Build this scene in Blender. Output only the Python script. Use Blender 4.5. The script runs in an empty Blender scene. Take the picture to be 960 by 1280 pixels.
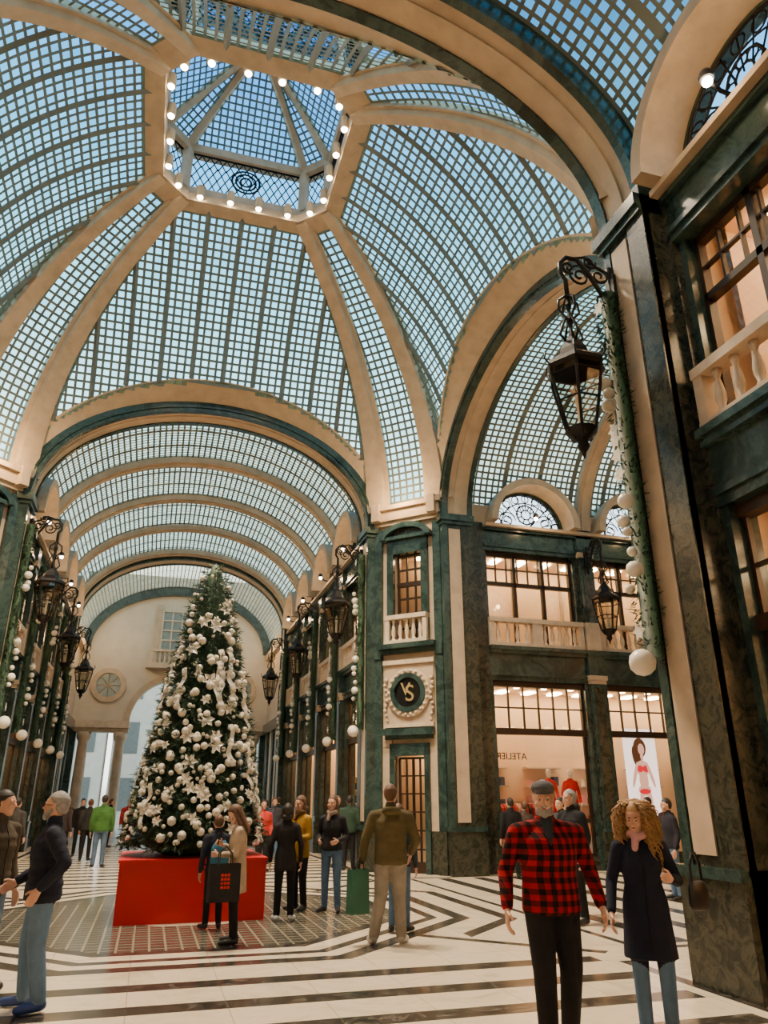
import bpy, bmesh, math, random
import numpy as np
from mathutils import Vector, Matrix
random.seed(7)
np.random.seed(7)
sc = bpy.context.scene
COL = sc.collection
pi = math.pi
sin, cos = math.sin, math.cos

# ------------------------------------------------------------------ node helpers
class S:
    def __init__(s, nt, sock): s.nt = nt; s.s = sock
    def _m(s, op, *a, **k):
        n = s.nt.nodes.new('ShaderNodeMath'); n.operation = op
        for i, x in enumerate((s,) + a):
            if isinstance(x, S): s.nt.links.new(x.s, n.inputs[i])
            else: n.inputs[i].default_value = float(x)
        return S(s.nt, n.outputs[0])
    def __add__(s, o): return s._m('ADD', o)
    def __sub__(s, o): return s._m('SUBTRACT', o)
    def __mul__(s, o): return s._m('MULTIPLY', o)
    def __truediv__(s, o): return s._m('DIVIDE', o)
    def gt(s, o): return s._m('GREATER_THAN', o)
    def lt(s, o): return s._m('LESS_THAN', o)
    def mx(s, o): return s._m('MAXIMUM', o)
    def mn(s, o): return s._m('MINIMUM', o)
    def abs(s): return s._m('ABSOLUTE')
    def fract(s): return s._m('FRACT')
    def floor(s): return s._m('FLOOR')

def new_mat(name):
    m = bpy.data.materials.new(name); m.use_nodes = True
    nt = m.node_tree; nt.nodes.clear()
    out = nt.nodes.new('ShaderNodeOutputMaterial')
    return m, nt, out
def coords(nt, kind='Object'):
    tc = nt.nodes.new('ShaderNodeTexCoord')
    return tc.outputs[kind]
def sep(nt, sock):
    n = nt.nodes.new('ShaderNodeSeparateXYZ'); nt.links.new(sock, n.inputs[0])
    return [S(nt, n.outputs[i]) for i in range(3)]
def noise(nt, vec, scale, detail=4, rough=.55, dist=0):
    n = nt.nodes.new('ShaderNodeTexNoise'); n.inputs['Scale'].default_value = scale
    n.inputs['Detail'].default_value = detail; n.inputs['Roughness'].default_value = rough
    n.inputs['Distortion'].default_value = dist
    if vec is not None: nt.links.new(vec, n.inputs['Vector'])
    return n
def ramp(nt, sock, stops):
    r = nt.nodes.new('ShaderNodeValToRGB')
    while len(r.color_ramp.elements) < len(stops): r.color_ramp.elements.new(.5)
    for e, (p, c) in zip(r.color_ramp.elements, stops):
        e.position = p; e.color = (c[0], c[1], c[2], 1)
    nt.links.new(sock, r.inputs[0]); return r.outputs[0]
def mixc(nt, fac, a, b):
    n = nt.nodes.new('ShaderNodeMix'); n.data_type = 'RGBA'
    if isinstance(fac, S): fac = fac.s
    if isinstance(fac, (int, float)): n.inputs[0].default_value = fac
    else: nt.links.new(fac, n.inputs[0])
    for i, x in ((6, a), (7, b)):
        if isinstance(x, tuple): n.inputs[i].default_value = (x[0], x[1], x[2], 1)
        else: nt.links.new(x, n.inputs[i])
    return n.outputs[2]
def principled(nt, out, rough=.5, metal=0, spec=.5):
    b = nt.nodes.new('ShaderNodeBsdfPrincipled')
    b.inputs['Roughness'].default_value = rough; b.inputs['Metallic'].default_value = metal
    b.inputs['Specular IOR Level'].default_value = spec
    if out: nt.links.new(b.outputs[0], out.inputs[0])
    return b
def simple(name, c, rough=.5, metal=0, var=.12, scale=6, bump=0, spec=.5, emit=None):
    m, nt, out = new_mat(name); b = principled(nt, out, rough, metal, spec)
    o = coords(nt); n = noise(nt, o, scale)
    d = tuple(x * (1 - var) for x in c); l = tuple(min(1, x * (1 + var)) for x in c)
    nt.links.new(ramp(nt, n.outputs[0], [(.3, d), (.7, l)]), b.inputs['Base Color'])
    if bump:
        bp = nt.nodes.new('ShaderNodeBump'); bp.inputs['Strength'].default_value = bump
        bp.inputs['Distance'].default_value = .02
        n2 = noise(nt, o, scale * 5); nt.links.new(n2.outputs[0], bp.inputs['Height'])
        nt.links.new(bp.outputs[0], b.inputs['Normal'])
    return m
def emis(name, c, st):
    m, nt, out = new_mat(name); e = nt.nodes.new('ShaderNodeEmission')
    e.inputs[0].default_value = (*c, 1); e.inputs[1].default_value = st
    nt.links.new(e.outputs[0], out.inputs[0]); return m
def marble(name, stops, rough=.3, scale=3.0, dist=1.5):
    m, nt, out = new_mat(name); b = principled(nt, out, rough)
    o = coords(nt); n = noise(nt, o, scale, 9, .72, dist)
    nt.links.new(ramp(nt, n.outputs[0], stops), b.inputs['Base Color'])
    return m
def pane_mat(name, tint, frame, cell=.17, g=.12, big=0, bigw=.05, var=.25):
    m, nt, out = new_mat(name)
    uv = coords(nt, 'UV'); u, v, _ = sep(nt, uv)
    fu = (u / cell).fract(); fv = (v / cell).fract()
    mask = fu.gt(g) * fu.lt(1 - g) * fv.gt(g) * fv.lt(1 - g)
    if big:
        fb = (u / (cell * big)).fract(); mask = mask * fb.gt(bigw) * fb.lt(1 - bigw)
    cb = nt.nodes.new('ShaderNodeCombineXYZ')
    nt.links.new((u / cell).floor().s, cb.inputs[0]); nt.links.new((v / cell).floor().s, cb.inputs[1])
    wn = nt.nodes.new('ShaderNodeTexWhiteNoise'); wn.noise_dimensions = '2D'
    nt.links.new(cb.outputs[0], wn.inputs['Vector'])
    tcol = mixc(nt, wn.outputs[0], tuple(x * (1 - var) for x in tint), tint)
    tr = nt.nodes.new('ShaderNodeBsdfTransparent'); nt.links.new(tcol, tr.inputs[0])
    b = principled(nt, None, .6); b.inputs['Base Color'].default_value = (*frame, 1)
    mx = nt.nodes.new('ShaderNodeMixShader'); nt.links.new(mask.s, mx.inputs[0])
    nt.links.new(b.outputs[0], mx.inputs[1]); nt.links.new(tr.outputs[0], mx.inputs[2])
    nt.links.new(mx.outputs[0], out.inputs[0]); return m
def glass_mat(name, tint=(.95, .95, .93), gl=.08):
    m, nt, out = new_mat(name)
    tr = nt.nodes.new('ShaderNodeBsdfTransparent'); tr.inputs[0].default_value = (*tint, 1)
    g = nt.nodes.new('ShaderNodeBsdfGlossy'); g.inputs['Roughness'].default_value = .03
    mx = nt.nodes.new('ShaderNodeMixShader'); mx.inputs[0].default_value = gl
    nt.links.new(tr.outputs[0], mx.inputs[1]); nt.links.new(g.outputs[0], mx.inputs[2])
    nt.links.new(mx.outputs[0], out.inputs[0]); return m

GREEN = marble('green_marble', [(.25, (.007, .014, .013)), (.44, (.017, .036, .033)), (.54, (.042, .074, .067)), (.60, (.020, .043, .038)), (.68, (.06, .09, .082)), (.8, (.24, .28, .26))], .2, 1.7, .8)
DGREEN = marble('dark_serpentine', [(.25, (.008, .010, .008)), (.46, (.022, .026, .019)), (.56, (.060, .060, .040)), (.64, (.024, .028, .019)), (.8, (.16, .14, .09))], .25, 6, .8)
BEIGE = simple('travertine', (.49, .38, .265), .6, 0, .15, 3)
CREAM = simple('cream_plaster', (.60, .53, .42), .7, 0, .08, 1.5)
PALE = simple('balustrade_stone', (.60, .48, .35), .55, 0, .14, 5)
BROWN = simple('bronze_window_frame', (.035, .018, .010), .4, .3, .2, 8)
BLACK = simple('wrought_iron', (.010, .009, .009), .45, .5, .2, 12)
WHITEW = simple('shop_plaster', (.88, .64, .42), .8, 0, .06, 1)
SHOPF = simple('shop_floor_wood', (.45, .33, .22), .5, 0, .2, 3)
LAMPW = emis('warm_ceiling_light', (1, .72, .40), 42)
BULB = emis('spot_bulb', (1, .80, .52), 38)
DOMEG = pane_mat('dome_glass_blocks', (.54, .88, .93), (.13, .17, .17), .2125, .155)
GALG = pane_mat('gallery_glass_blocks', (.42, .58, .54), (.14, .16, .14), .18, .165, 6, .07)
ENDG = pane_mat('end_glass_blocks', (.80, .86, .76), (.34, .33, .26), .18, .13, 6, .04)
LANG = pane_mat('lantern_roof_glass', (.42, .76, .95), (.12, .18, .20), .17, .14)
GLASS = glass_mat('shop_glass', (.96, .95, .92), .05)
LGLASS = glass_mat('lantern_glass', (.75, .72, .65), .12)
SKYGL = glass_mat('lunette_glass', (.72, .84, .95), .05)
MUNT = simple('glazing_bar', (.14, .15, .13), .6)
WHITE = simple('white_ornament', (.88, .81, .68), .3, 0, .06, 4)
NEEDLE = simple('fir_needles', (.020, .055, .024), .6, 0, .5, 14)
RED = simple('red_painted_plinth', (.62, .008, .010), .45, 0, .08, 2)
GOLD = simple('gold_leaf', (.80, .60, .25), .3, .7, .1, 8)
BLKP = simple('black_panel', (.008, .008, .009), .25)

# ------------------------------------------------------------------ mesh builder
class MB:
    def __init__(s): s.v = []; s.f = []; s.m = []; s.sm = []; s.uv = {}; s.mats = []
    def mi(s, mat):
        if mat not in s.mats: s.mats.append(mat)
        return s.mats.index(mat)
    def add(s, vs, fs, mat, smooth=False, uvs=None):
        o = len(s.v); k = s.mi(mat); s.v.extend([tuple(x) for x in vs])
        for i, f in enumerate(fs):
            if uvs: s.uv[len(s.f)] = uvs[i]
            s.f.append(tuple(j + o for j in f)); s.m.append(k); s.sm.append(smooth)
    def obj(s, name, parent=None):
        me = bpy.data.meshes.new(name); me.from_pydata(s.v, [], s.f)
        for m in s.mats: me.materials.append(m)
        me.polygons.foreach_set('material_index', s.m); me.polygons.foreach_set('use_smooth', s.sm)
        if s.uv:
            l = me.uv_layers.new(name='UVMap'); li = 0
            for i, f in enumerate(s.f):
                u = s.uv.get(i)
                if u:
                    for k in range(len(f)): l.data[li + k].uv = u[k]
                li += len(f)
        me.update(); ob = bpy.data.objects.new(name, me); COL.objects.link(ob)
        if parent: ob.parent = parent
        return ob
class Fr:
    def __init__(s, O, D, N): s.O = Vector(O); s.D = Vector(D); s.N = Vector(N)
    def P(s, a, t, z): return s.O + s.D * a + s.N * t + Vector((0, 0, z))
W0 = Fr((0, 0, 0), (1, 0, 0), (0, 1, 0))
def box(mb, F, s0, s1, t0, t1, z0, z1, mat):
    v = [F.P(a, t, z) for z in (z0, z1) for t in (t0, t1) for a in (s0, s1)]
    mb.add(v, [(0, 1, 3, 2), (4, 6, 7, 5), (0, 4, 5, 1), (2, 3, 7, 6), (0, 2, 6, 4), (1, 5, 7, 3)], mat)
def prism(mb, F, poly, t0, t1, mat):
    n = len(poly)
    v = [F.P(a, t0, z) for a, z in poly] + [F.P(a, t1, z) for a, z in poly]
    mb.add(v, [tuple(range(n)), tuple(range(n, 2 * n))] + [(i, (i + 1) % n, n + (i + 1) % n, n + i) for i in range(n)], mat)
def band(mb, F, c, zc, ai, bi, ao, bo, t0, t1, mat, a0=0, a1=pi, n=56):
    v = []; f = []
    for i in range(n + 1):
        a = a0 + (a1 - a0) * i / n
        for A, B in ((ai, bi), (ao, bo)):
            for t in (t0, t1): v.append(F.P(c + A * cos(a), t, zc + B * sin(a)))
    for i in range(n):
        b = i * 4; d = b + 4
        f += [(b, d, d + 1, b + 1), (b + 2, b + 3, d + 3, d + 2), (b, b + 2, d + 2, d), (b + 1, d + 1, d + 3, b + 3)]
    f += [(0, 1, 3, 2), (4 * n, 4 * n + 2, 4 * n + 3, 4 * n + 1)]
    mb.add(v, f, mat)
def disc(mb, F, c, z, r, t, mat, n=32, half=False):
    m = n; a1 = pi if half else 2 * pi
    v = [F.P(c + r * cos(a1 * i / m), t, z + r * sin(a1 * i / m)) for i in range(m + (1 if half else 0))]
    mb.add(v, [tuple(range(len(v)))], mat)
def lathe(mb, c, prof, mat, n=10, smooth=True, ph=0):
    v = []; f = []
    for r, z in prof:
        for i in range(n):
            a = 2 * pi * i / n + ph; v.append((c[0] + r * cos(a), c[1] + r * sin(a), c[2] + z))
    for k in range(len(prof) - 1):
        for i in range(n):
            j = (i + 1) % n; f.append((k * n + i, k * n + j, k * n + n + j, k * n + n + i))
    f.append(tuple(range(n))); f.append(tuple(range((len(prof) - 1) * n, len(prof) * n)))
    mb.add(v, f, mat, smooth)
def tube(mb, pts, rad, mat, n=6, smooth=True):
    pts = [Vector(p) for p in pts]; v = []; f = []; L = len(pts)
    ref = None
    for i, p in enumerate(pts):
        t = (pts[min(i + 1, L - 1)] - pts[max(i - 1, 0)])
        if t.length < 1e-9: t = Vector((0, 0, 1))
        t.normalize()
        if ref is None: ref = Vector((0, 0, 1)) if abs(t.z) < .9 else Vector((1, 0, 0))
        a = ref - t * ref.dot(t)
        if a.length < 1e-4: a = t.orthogonal()
        a.normalize(); ref = a; b = t.cross(a)
        r = rad[i] if isinstance(rad, (list, tuple)) else rad
        for k in range(n):
            q = 2 * pi * k / n; v.append(p + (a * cos(q) + b * sin(q)) * r)
    for i in range(L - 1):
        for k in range(n):
            j = (k + 1) % n; f.append((i * n + k, i * n + j, i * n + n + j, i * n + n + k))
    f.append(tuple(range(n))); f.append(tuple(range((L - 1) * n, L * n)))
    mb.add(v, f, mat, smooth)
_ico = {}
def ball(mb, c, r, mat, sub=2, sq=(1, 1, 1)):
    if sub not in _ico:
        bm = bmesh.new(); bmesh.ops.create_icosphere(bm, subdivisions=sub, radius=1)
        bm.verts.ensure_lookup_table()
        _ico[sub] = ([tuple(v.co) for v in bm.verts], [tuple(v.index for v in f.verts) for f in bm.faces]); bm.free()
    V, Fc = _ico[sub]
    mb.add([(c[0] + x * r * sq[0], c[1] + y * r * sq[1], c[2] + z * r * sq[2]) for x, y, z in V], Fc, mat, True)

# ------------------------------------------------------------------ constants
CX, CY = .8, 13.25
HO, HL = 6.2, 4.8          # octagon half size, long side half
ZS = 9.0                   # springing
AI, BI = 4.5, 3.05         # arch intrados
P0 = .95                   # pier zone length of each gallery
PE = 1.3                   # east gallery pier zone
CV = Vector((CX, CY, 0))

def light(name, kind, loc, energy, color, size=.1, rot=None, spot=None):
    l = bpy.data.lights.new(name, kind); l.energy = energy; l.color = color
    if kind in ('POINT', 'SPOT'): l.shadow_soft_size = size
    if kind == 'SPOT' and spot: l.spot_size = spot; l.spot_blend = .6
    o = bpy.data.objects.new(name, l); o.location = loc
    if rot: o.rotation_euler = rot
    COL.objects.link(o); return o
WARM = (1, .62, .28)

# ------------------------------------------------------------------ facade
def grille(mb, F, c, z, R, t):
    def arc(cs, cz, r, a0, a1, rad=.018, n=14):
        tube(mb, [F.P(cs + r * cos(a0 + (a1 - a0) * i / n), t, cz + r * sin(a0 + (a1 - a0) * i / n)) for i in range(n + 1)], rad, BLACK, 4)
    arc(c, z + .02, R * .97, 0, pi, .03, 24); arc(c, z + .02, R * .72, 0, pi, .018, 20)
    tube(mb, [F.P(c - R, t, z + .02), F.P(c + R, t, z + .02)], .03, BLACK, 4)
    arc(c, z + R * .42, R * .26, 0, 2 * pi, .022, 20); arc(c, z + R * .42, R * .13, 0, 2 * pi, .018, 14)
    for k in range(8):
        a = 2 * pi * k / 8
        arc(c + R * .2 * cos(a), z + R * .42 + R * .2 * sin(a), R * .08, 0, 2 * pi, .014, 8)
    for k in range(1, 12):
        a = pi * k / 12
        tube(mb, [F.P(c + R * .45 * cos(a), t, z + .02 + R * .45 * sin(a)), F.P(c + R * .97 * cos(a), t, z + .02 + R * .97 * sin(a))], .015, BLACK, 4)
    for k in range(9):
        a = pi * (k + .5) / 9
        arc(c + R * .84 * cos(a), z + .02 + R * .84 * sin(a), R * .1, 0, 2 * pi, .015, 10)
    for sg in (-1, 1):
        pts = []
        for i in range(26):
            q = i / 25; a = q * 3.6 * pi; r = R * .25 * (1 - q * .8)
            pts.append(F.P(c + sg * (R * .55 - r * cos(a)), t, z + R * .24 + r * .9 * sin(a)))
        tube(mb, pts, .017, BLACK, 4)
BPROF = [(.055, 0), (.055, .05), (.03, .07), (.06, .16), (.065, .24), (.045, .36), (.028, .44), (.05, .5), (.055, .56)]
def balus(mb, F, s0, s1, z0, t=-.02, die=.2, step=.23):
    box(mb, F, s0, s1, t - .1, t + .1, z0, z0 + .1, PALE)
    box(mb, F, s0, s1, t - .12, t + .12, z0 + .66, z0 + .78, PALE)
    box(mb, F, s0, s0 + die, t - .09, t + .09, z0 + .1, z0 + .66, PALE)
    box(mb, F, s1 - die, s1, t - .09, t + .09, z0 + .1, z0 + .66, PALE)
    n = max(2, int((s1 - s0 - 2 * die) / step))
    for i in range(n):
        a = s0 + die + (s1 - s0 - 2 * die) * (i + .5) / n; p = F.P(a, t, z0 + .1)
        lathe(mb, p, BPROF, PALE, 8)
def bars(mb, F, s0, s1, z0, z1, nv, nh, t, w=.04, mat=BROWN):
    for i in range(nv + 1):
        a = s0 + (s1 - s0) * i / nv; ww = w if 0 < i < nv else w * 1.5
        box(mb, F, a - ww / 2, a + ww / 2, t - .03, t + .03, z0, z1, mat)
    for i in range(nh + 1):
        a = z0 + (z1 - z0) * i / nh; ww = w if 0 < i < nh else w * 1.5
        box(mb, F, s0, s1, t - .035, t + .035, a - ww / 2, a + ww / 2, mat)
GARM = [simple('garment_' + n, c, .8) for n, c in (('red', (.5, .03, .03)), ('cream', (.7, .6, .5)), ('black', (.03, .03, .03)), ('navy', (.05, .07, .15)), ('rose', (.7, .35, .33)))]
def rack(mb, F, s0, s1, t, rnd):
    tube(mb, [F.P(s0, t, .02), F.P(s0, t, 1.6), F.P(s1, t, 1.6), F.P(s1, t, .02)], .02, BLACK, 5)
    a = s0 + .08
    while a < s1 - .08:
        m = rnd.choice(GARM); L = rnd.uniform(.5, .95); w = .2
        v = [F.P(a + d, t + x, z) for d in (-.025, .025) for x, z in ((-.05, 1.56), (.05, 1.56), (w, 1.45), (w * .8, 1.56 - L), (-w * .8, 1.56 - L), (-w, 1.45))]
        mb.add(v, [(0, 1, 2, 3, 4, 5), (6, 7, 8, 9, 10, 11)] + [(i, (i + 1) % 6, 6 + (i + 1) % 6, 6 + i) for i in range(6)], m)
        a += rnd.uniform(.07, .12)
WN = [0]
def facade(F, side, pier0, nb, w=2.9, p=.5, lights=True, full=True):
    wall, bal, gr, inn = MB(), MB(), MB(), MB()
    rnd = random.Random(len(side) * 7)
    L = pier0 + nb * (w + p)
    box(wall, F, .6, pier0 + .0, -.4, 0, 0, 9.0, DGREEN)
    def pier(s0, s1):
        box(wall, F, s0, s1, -.4, 0, 0, 8.95, DGREEN)
        m = .04
        box(wall, F, s0 + m, s1 - m, 0, .09, .9, 4.75, GREEN); box(wall, F, s0, s1, 0, .13, 0, .9, DGREEN)
        box(wall, F, s0, s1, 0, .15, .9, .97, GREEN)
        box(wall, F, s0 + m + .07, s1 - m - .07, .09, .11, 1.15, 4.5, DGREEN)
        box(wall, F, s0 - .03, s1 + .03, 0, .15, 4.7, 4.82, BEIGE); box(wall, F, s0, s1, 0, .12, 4.6, 4.7, BEIGE)
        box(wall, F, s0, s1, 0, .12, 4.82, 5.5, GREEN)
        box(wall, F, s0 - .02, s1 + .02, 0, .17, 5.35, 5.5, GREEN)
        box(wall, F, s0 + m, s1 - m, 0, .14, 5.5, 6.28, PALE)
        box(wall, F, s0 + m, s1 - m, 0, .08, 6.28, 8.2, GREEN); box(wall, F, s0 + m + .08, s1 - m - .08, .08, .1, 6.5, 8.0, DGREEN)
        box(wall, F, s0, s1, 0, .12, 8.2, 8.35, BEIGE); box(wall, F, s0, s1, 0, .1, 8.35, 8.95, GREEN)
    s = pier0
    for b in range(nb):
        s0, s1 = s, s + w; c = (s0 + s1) / 2
        win = MB()
        for a, d in ((s0, s0 + .1), (s1 - .1, s1)): box(wall, F, a, d, -.4, -.04, 0, 4.6, GREEN)
        box(wall, F, s0, s1, -.35, -.08, 0, .32, DGREEN)
        a0, a1 = s0 + .13, s1 - .13
        bars(win, F, a0, a1, 3.35, 4.5, 6, 2, -.22, .035); bars(win, F, a0, a1, .34, 3.3, 1, 1, -.22, .07)
        box(win, F, s0 + .1, s1 - .1, -.3, -.12, 3.24, 3.4, BROWN); box(win, F, s0 + .1, s1 - .1, -.3, -.12, 4.46, 4.6, BROWN)
        win.add([F.P(a0, -.22, .34), F.P(a1, -.22, .34), F.P(a1, -.22, 4.5), F.P(a0, -.22, 4.5)], [(0, 1, 2, 3)], GLASS)
        box(wall, F, s0, s1, -.4, .0, 4.6, 5.5, GREEN); box(wall, F, s0, s1, 0, .05, 4.72, 4.8, GREEN)
        box(wall, F, s0, s1, 0, .1, 5.3, 5.4, GREEN); box(wall, F, s0, s1, 0, .16, 5.4, 5.5, GREEN)
        balus(bal, F, s0 + .02, c, 5.5, die=.14); balus(bal, F, c, s1 - .02, 5.5, die=.14)
        for a, d in ((s0, s0 + .1), (s1 - .1, s1)): box(wall, F, a, d, -.4, -.1, 5.5, 8.2, GREEN)
        a0, a1 = s0 + .12, s1 - .12
        bars(win, F, a0, a1, 7.35, 8.15, 8, 2, -.3, .03); bars(win, F, a0, a1, 5.5, 7.3, 3, 1, -.3, .05)
        for k in range(4):
            a = a0 + (a1 - a0) * k / 3; box(win, F, a - .045, a + .045, -.36, -.24, 5.5, 8.2, BROWN)
        box(win, F, a0, a1, -.36, -.24, 7.26, 7.36, BROWN); box(win, F, a0, a1, -.36, -.24, 8.1, 8.2, BROWN)
        win.add([F.P(a0, -.3, 5.5), F.P(a1, -.3, 5.5), F.P(a1, -.3, 8.2), F.P(a0, -.3, 8.2)], [(0, 1, 2, 3)], GLASS)
        WN[0] += 1; win.obj('window_%d' % WN[0])
        box(wall, F, s0, s1, -.4, 0, 8.2, 8.95, GREEN); box(wall, F, s0, s1, 0, .05, 8.3, 8.38, GREEN)
        R = 1.18
        band(wall, F, c, 8.95, R, R, R + .2, R + .2, -.35, .52, BEIGE, n=28)
        band(wall, F, c, 8.95, R - .05, R - .05, R + .01, R + .01, -.3, -.1, GREEN, n=28)
        grille(gr, F, c, 8.95, R - .05, -.12)
        disc(gr, F, c, 8.95, R, -.3, SKYGL, 28, True)
        tube(gr, [F.P(c, .0, 8.98), F.P(c, .3, 9.02), F.P(c, .42, 9.1)], .025, BLACK, 6)
        p0 = F.P(c, .46, 9.1); ball(gr, p0, .06, BULB, 2)
        lathe(gr, (p0.x, p0.y, p0.z + .03), [(.08, 0), (.09, .05), (.06, .12), (.01, .14)], BLACK, 10)
        if lights: light('ledge_spot_light', 'POINT', F.P(c, .75, 9.15), 36, WARM, .08)
        pier(s1, s1 + p)
        s = s1 + p
        if full and b < 3: rack(inn, F, s0 + .5, s0 + 1.9, -1.5, rnd)
    box(wall, F, pier0, L, -.4, .1, 8.78, 8.86, GREEN); box(wall, F, pier0, L, -.4, .22, 8.86, 8.95, BEIGE)
    d = 2.7; a0, a1 = pier0, L
    for z0, z1 in ((0.0, 4.62), (5.3, 8.6)):
        v = [F.P(a0, -.4, z0), F.P(a1, -.4, z0), F.P(a1, -d, z0), F.P(a0, -d, z0), F.P(a0, -.4, z1), F.P(a1, -.4, z1), F.P(a1, -d, z1), F.P(a0, -d, z1)]
        zz = .02 if z0 == 0 else 0
        for q in range(4): v[q].z += zz
        inn.add(v, [(0, 1, 2, 3)], SHOPF); inn.add(v, [(4, 5, 6, 7), (2, 3, 7, 6), (0, 3, 7, 4), (1, 2, 6, 5)], WHITEW)
        n = int((a1 - a0) / .85)
        for i in range(n):
            a = a0 + (i + .5) * (a1 - a0) / n
            box(inn, F, a - .12, a + .12, -d + .4, -d + .9, z1 - .06, z1 - .03, LAMPW)
            box(inn, F, a - .06, a + .06, -1.15, -1.03, z1 - .06, z1 - .03, LAMPW)
        for i in range(int((a1 - a0) / 1.7)):
            a = a0 + .4 + i * 1.7
            if z0 == 0:
                for zz in (1.0, 1.5, 2.0, 2.5): box(inn, F, a, a + 1.1, -d, -d + .3, zz, zz + .04, CREAM)
                for zz in (1.04, 1.54, 2.04):
                    for k in range(4):
                        h = rnd.uniform(.1, .3); b0 = a + .05 + k * .27
                        box(inn, F, b0, b0 + rnd.uniform(.1, .2), -d + .05, -d + .25, zz, zz + h, rnd.choice(GARM))
            else:
                box(inn, F, a, a + .08, -d, -d + .08, z0, z1, BEIGE)
    wo = wall.obj('wall_' + side); bal.obj('balustrade', wo); gr.obj('lunette_grille', wo); inn.obj('shop_interior', wo)
    return L

def vault(O, A, a_half, b, L, ribs, lun, name, gm):
    A = Vector(A); Sd = Vector((A.y, -A.x, 0)); O = Vector(O)
    mb = MB(); nt_ = 84; ns = max(4, int(L / .16))
    arc = [0]; P = []
    for i in range(nt_ + 1):
        th = pi * i / nt_; P.append((a_half * cos(th), ZS + b * sin(th)))
        if i: arc.append(arc[-1] + math.dist(P[-1], P[-2]))
    v = []
    for i in range(nt_ + 1):
        for j in range(ns + 1):
            v.append(O + Sd * P[i][0] + A * (L * j / ns) + Vector((0, 0, P[i][1])))
    fg, ug, fb = [], [], []
    for i in range(nt_):
        zc = (P[i][1] + P[i + 1][1]) / 2
        for j in range(ns):
            s = L * (j + .5) / ns
            if any((s - c) ** 2 + (zc - 8.95) ** 2 < 1.27 ** 2 for c in lun): continue
            q = (i * (ns + 1) + j, (i + 1) * (ns + 1) + j, (i + 1) * (ns + 1) + j + 1, i * (ns + 1) + j + 1)
            if zc < 9.55: fb.append(q); continue
            fg.append(q)
            s0, s1 = L * j / ns, L * (j + 1) / ns
            ug.append([(s0, arc[i]), (s0, arc[i + 1]), (s1, arc[i + 1]), (s1, arc[i])])
    mb.add(v, fg, gm, True, ug)
    mb.add(v, fb, BEIGE, True)
    F = Fr(O, (Sd.x, Sd.y, 0), (A.x, A.y, 0))
    for r, wd in ribs:
        band(mb, F, 0, ZS, a_half - .2, b - .2, a_half + .05, b + .05, r - wd / 2, r + wd / 2, BEIGE, n=60)
        band(mb, F, 0, ZS, a_half - .24, b - .24, a_half, b, r - wd / 4, r + wd / 4, BEIGE, n=60)
    mb.obj(name)

def gallery(nm, A, nb, pier0=P0, w=2.9, p=.5, gm=GALG, full=True):
    A = Vector(A); O = CV + A * HO; Sd = Vector((A.y, -A.x, 0))
    L = pier0 + nb * (w + p)
    for sg, sn in ((1, 'right'), (-1, 'left')):
        F = Fr(O + Sd * sg * HL, A, -Sd * sg)
        facade(F, nm + '_' + sn, pier0, nb, w, p, True, full)
    lun = [pier0 + i * (w + p) + w / 2 for i in range(nb)]
    ribs = [(pier0 + i * (w + p) - p / 2, .42) for i in range(1, nb + 1)]
    vault(O + A * .84, A, HL, 3.4, L - .84, [(r - .84, x) for r, x in ribs], [c - .84 for c in lun], 'ceiling_' + nm + '_vault', gm)
    return O, L

galN = gallery('north', (0, 1, 0), 4)
galS = gallery('south', (0, -1, 0), 3, full=True)
galE = gallery('east', (1, 0, 0), 3, pier0=PE)
galW = gallery('west', (-1, 0, 0), 2, full=False)

# ------------------------------------------------------------------ octagon arches
def R_of_z(z):
    q = (z - 9.5) / 6.98; q = max(0, min(.9999, q)); lam = (math.sqrt(1 - q * q) - .4) / .6
    return 2.05 + lam * (HO - 2.05)
def side_frame(n):
    n = Vector(n); return Fr(CV + n * HO, (n.y, -n.x, 0), -n)
def arch(F, name, tm=.86):
    mb = MB()
    band(mb, F, 0, ZS, AI, BI, AI + .33, BI + .3, -.13, .05, GREEN)
    band(mb, F, 0, ZS, AI + .1, BI + .1, AI + .16, BI + .15, .05, .09, GREEN)
    band(mb, F, 0, ZS, AI + .04, BI + .04, AI + .4, BI + .42, -.72, -.13, BEIGE)
    band(mb, F, 0, ZS, AI, BI, AI + .4, BI + .42, -tm, -.72, GREEN)
    band(mb, F, 0, ZS, AI + .0, BI + .0, AI + .1, BI + .1, -.52, -.32, BEIGE)
    for sg in (-1, 1):
        def bx(x0, x1, t0, t1, z0, z1, m):
            a, b = sorted((sg * x0, sg * x1)); box(mb, F, a, b, t0, t1, z0, z1, m)
        bx(AI + .02, HL, -tm, 0, 0, ZS, DGREEN)
        bx(AI, HL - .02, -.1, .04, 1.0, ZS, GREEN)
        bx(AI, AI + .1, -.47, -.14, 1.15, 8.6, BEIGE)
        bx(AI - .0, AI + .1, -tm, -.52, 1.0, ZS, DGREEN)
        bx(AI - .06, HL, -tm, .07, 0, .95, DGREEN); bx(AI - .09, HL, -tm, .1, .95, 1.05, GREEN)
        bx(AI - .05, HL, -tm, .08, 8.72, 8.82, GREEN); bx(AI - .1, HL + .0, -tm, .14, 8.82, 9.0, GREEN)
    mb.obj(name)
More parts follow.
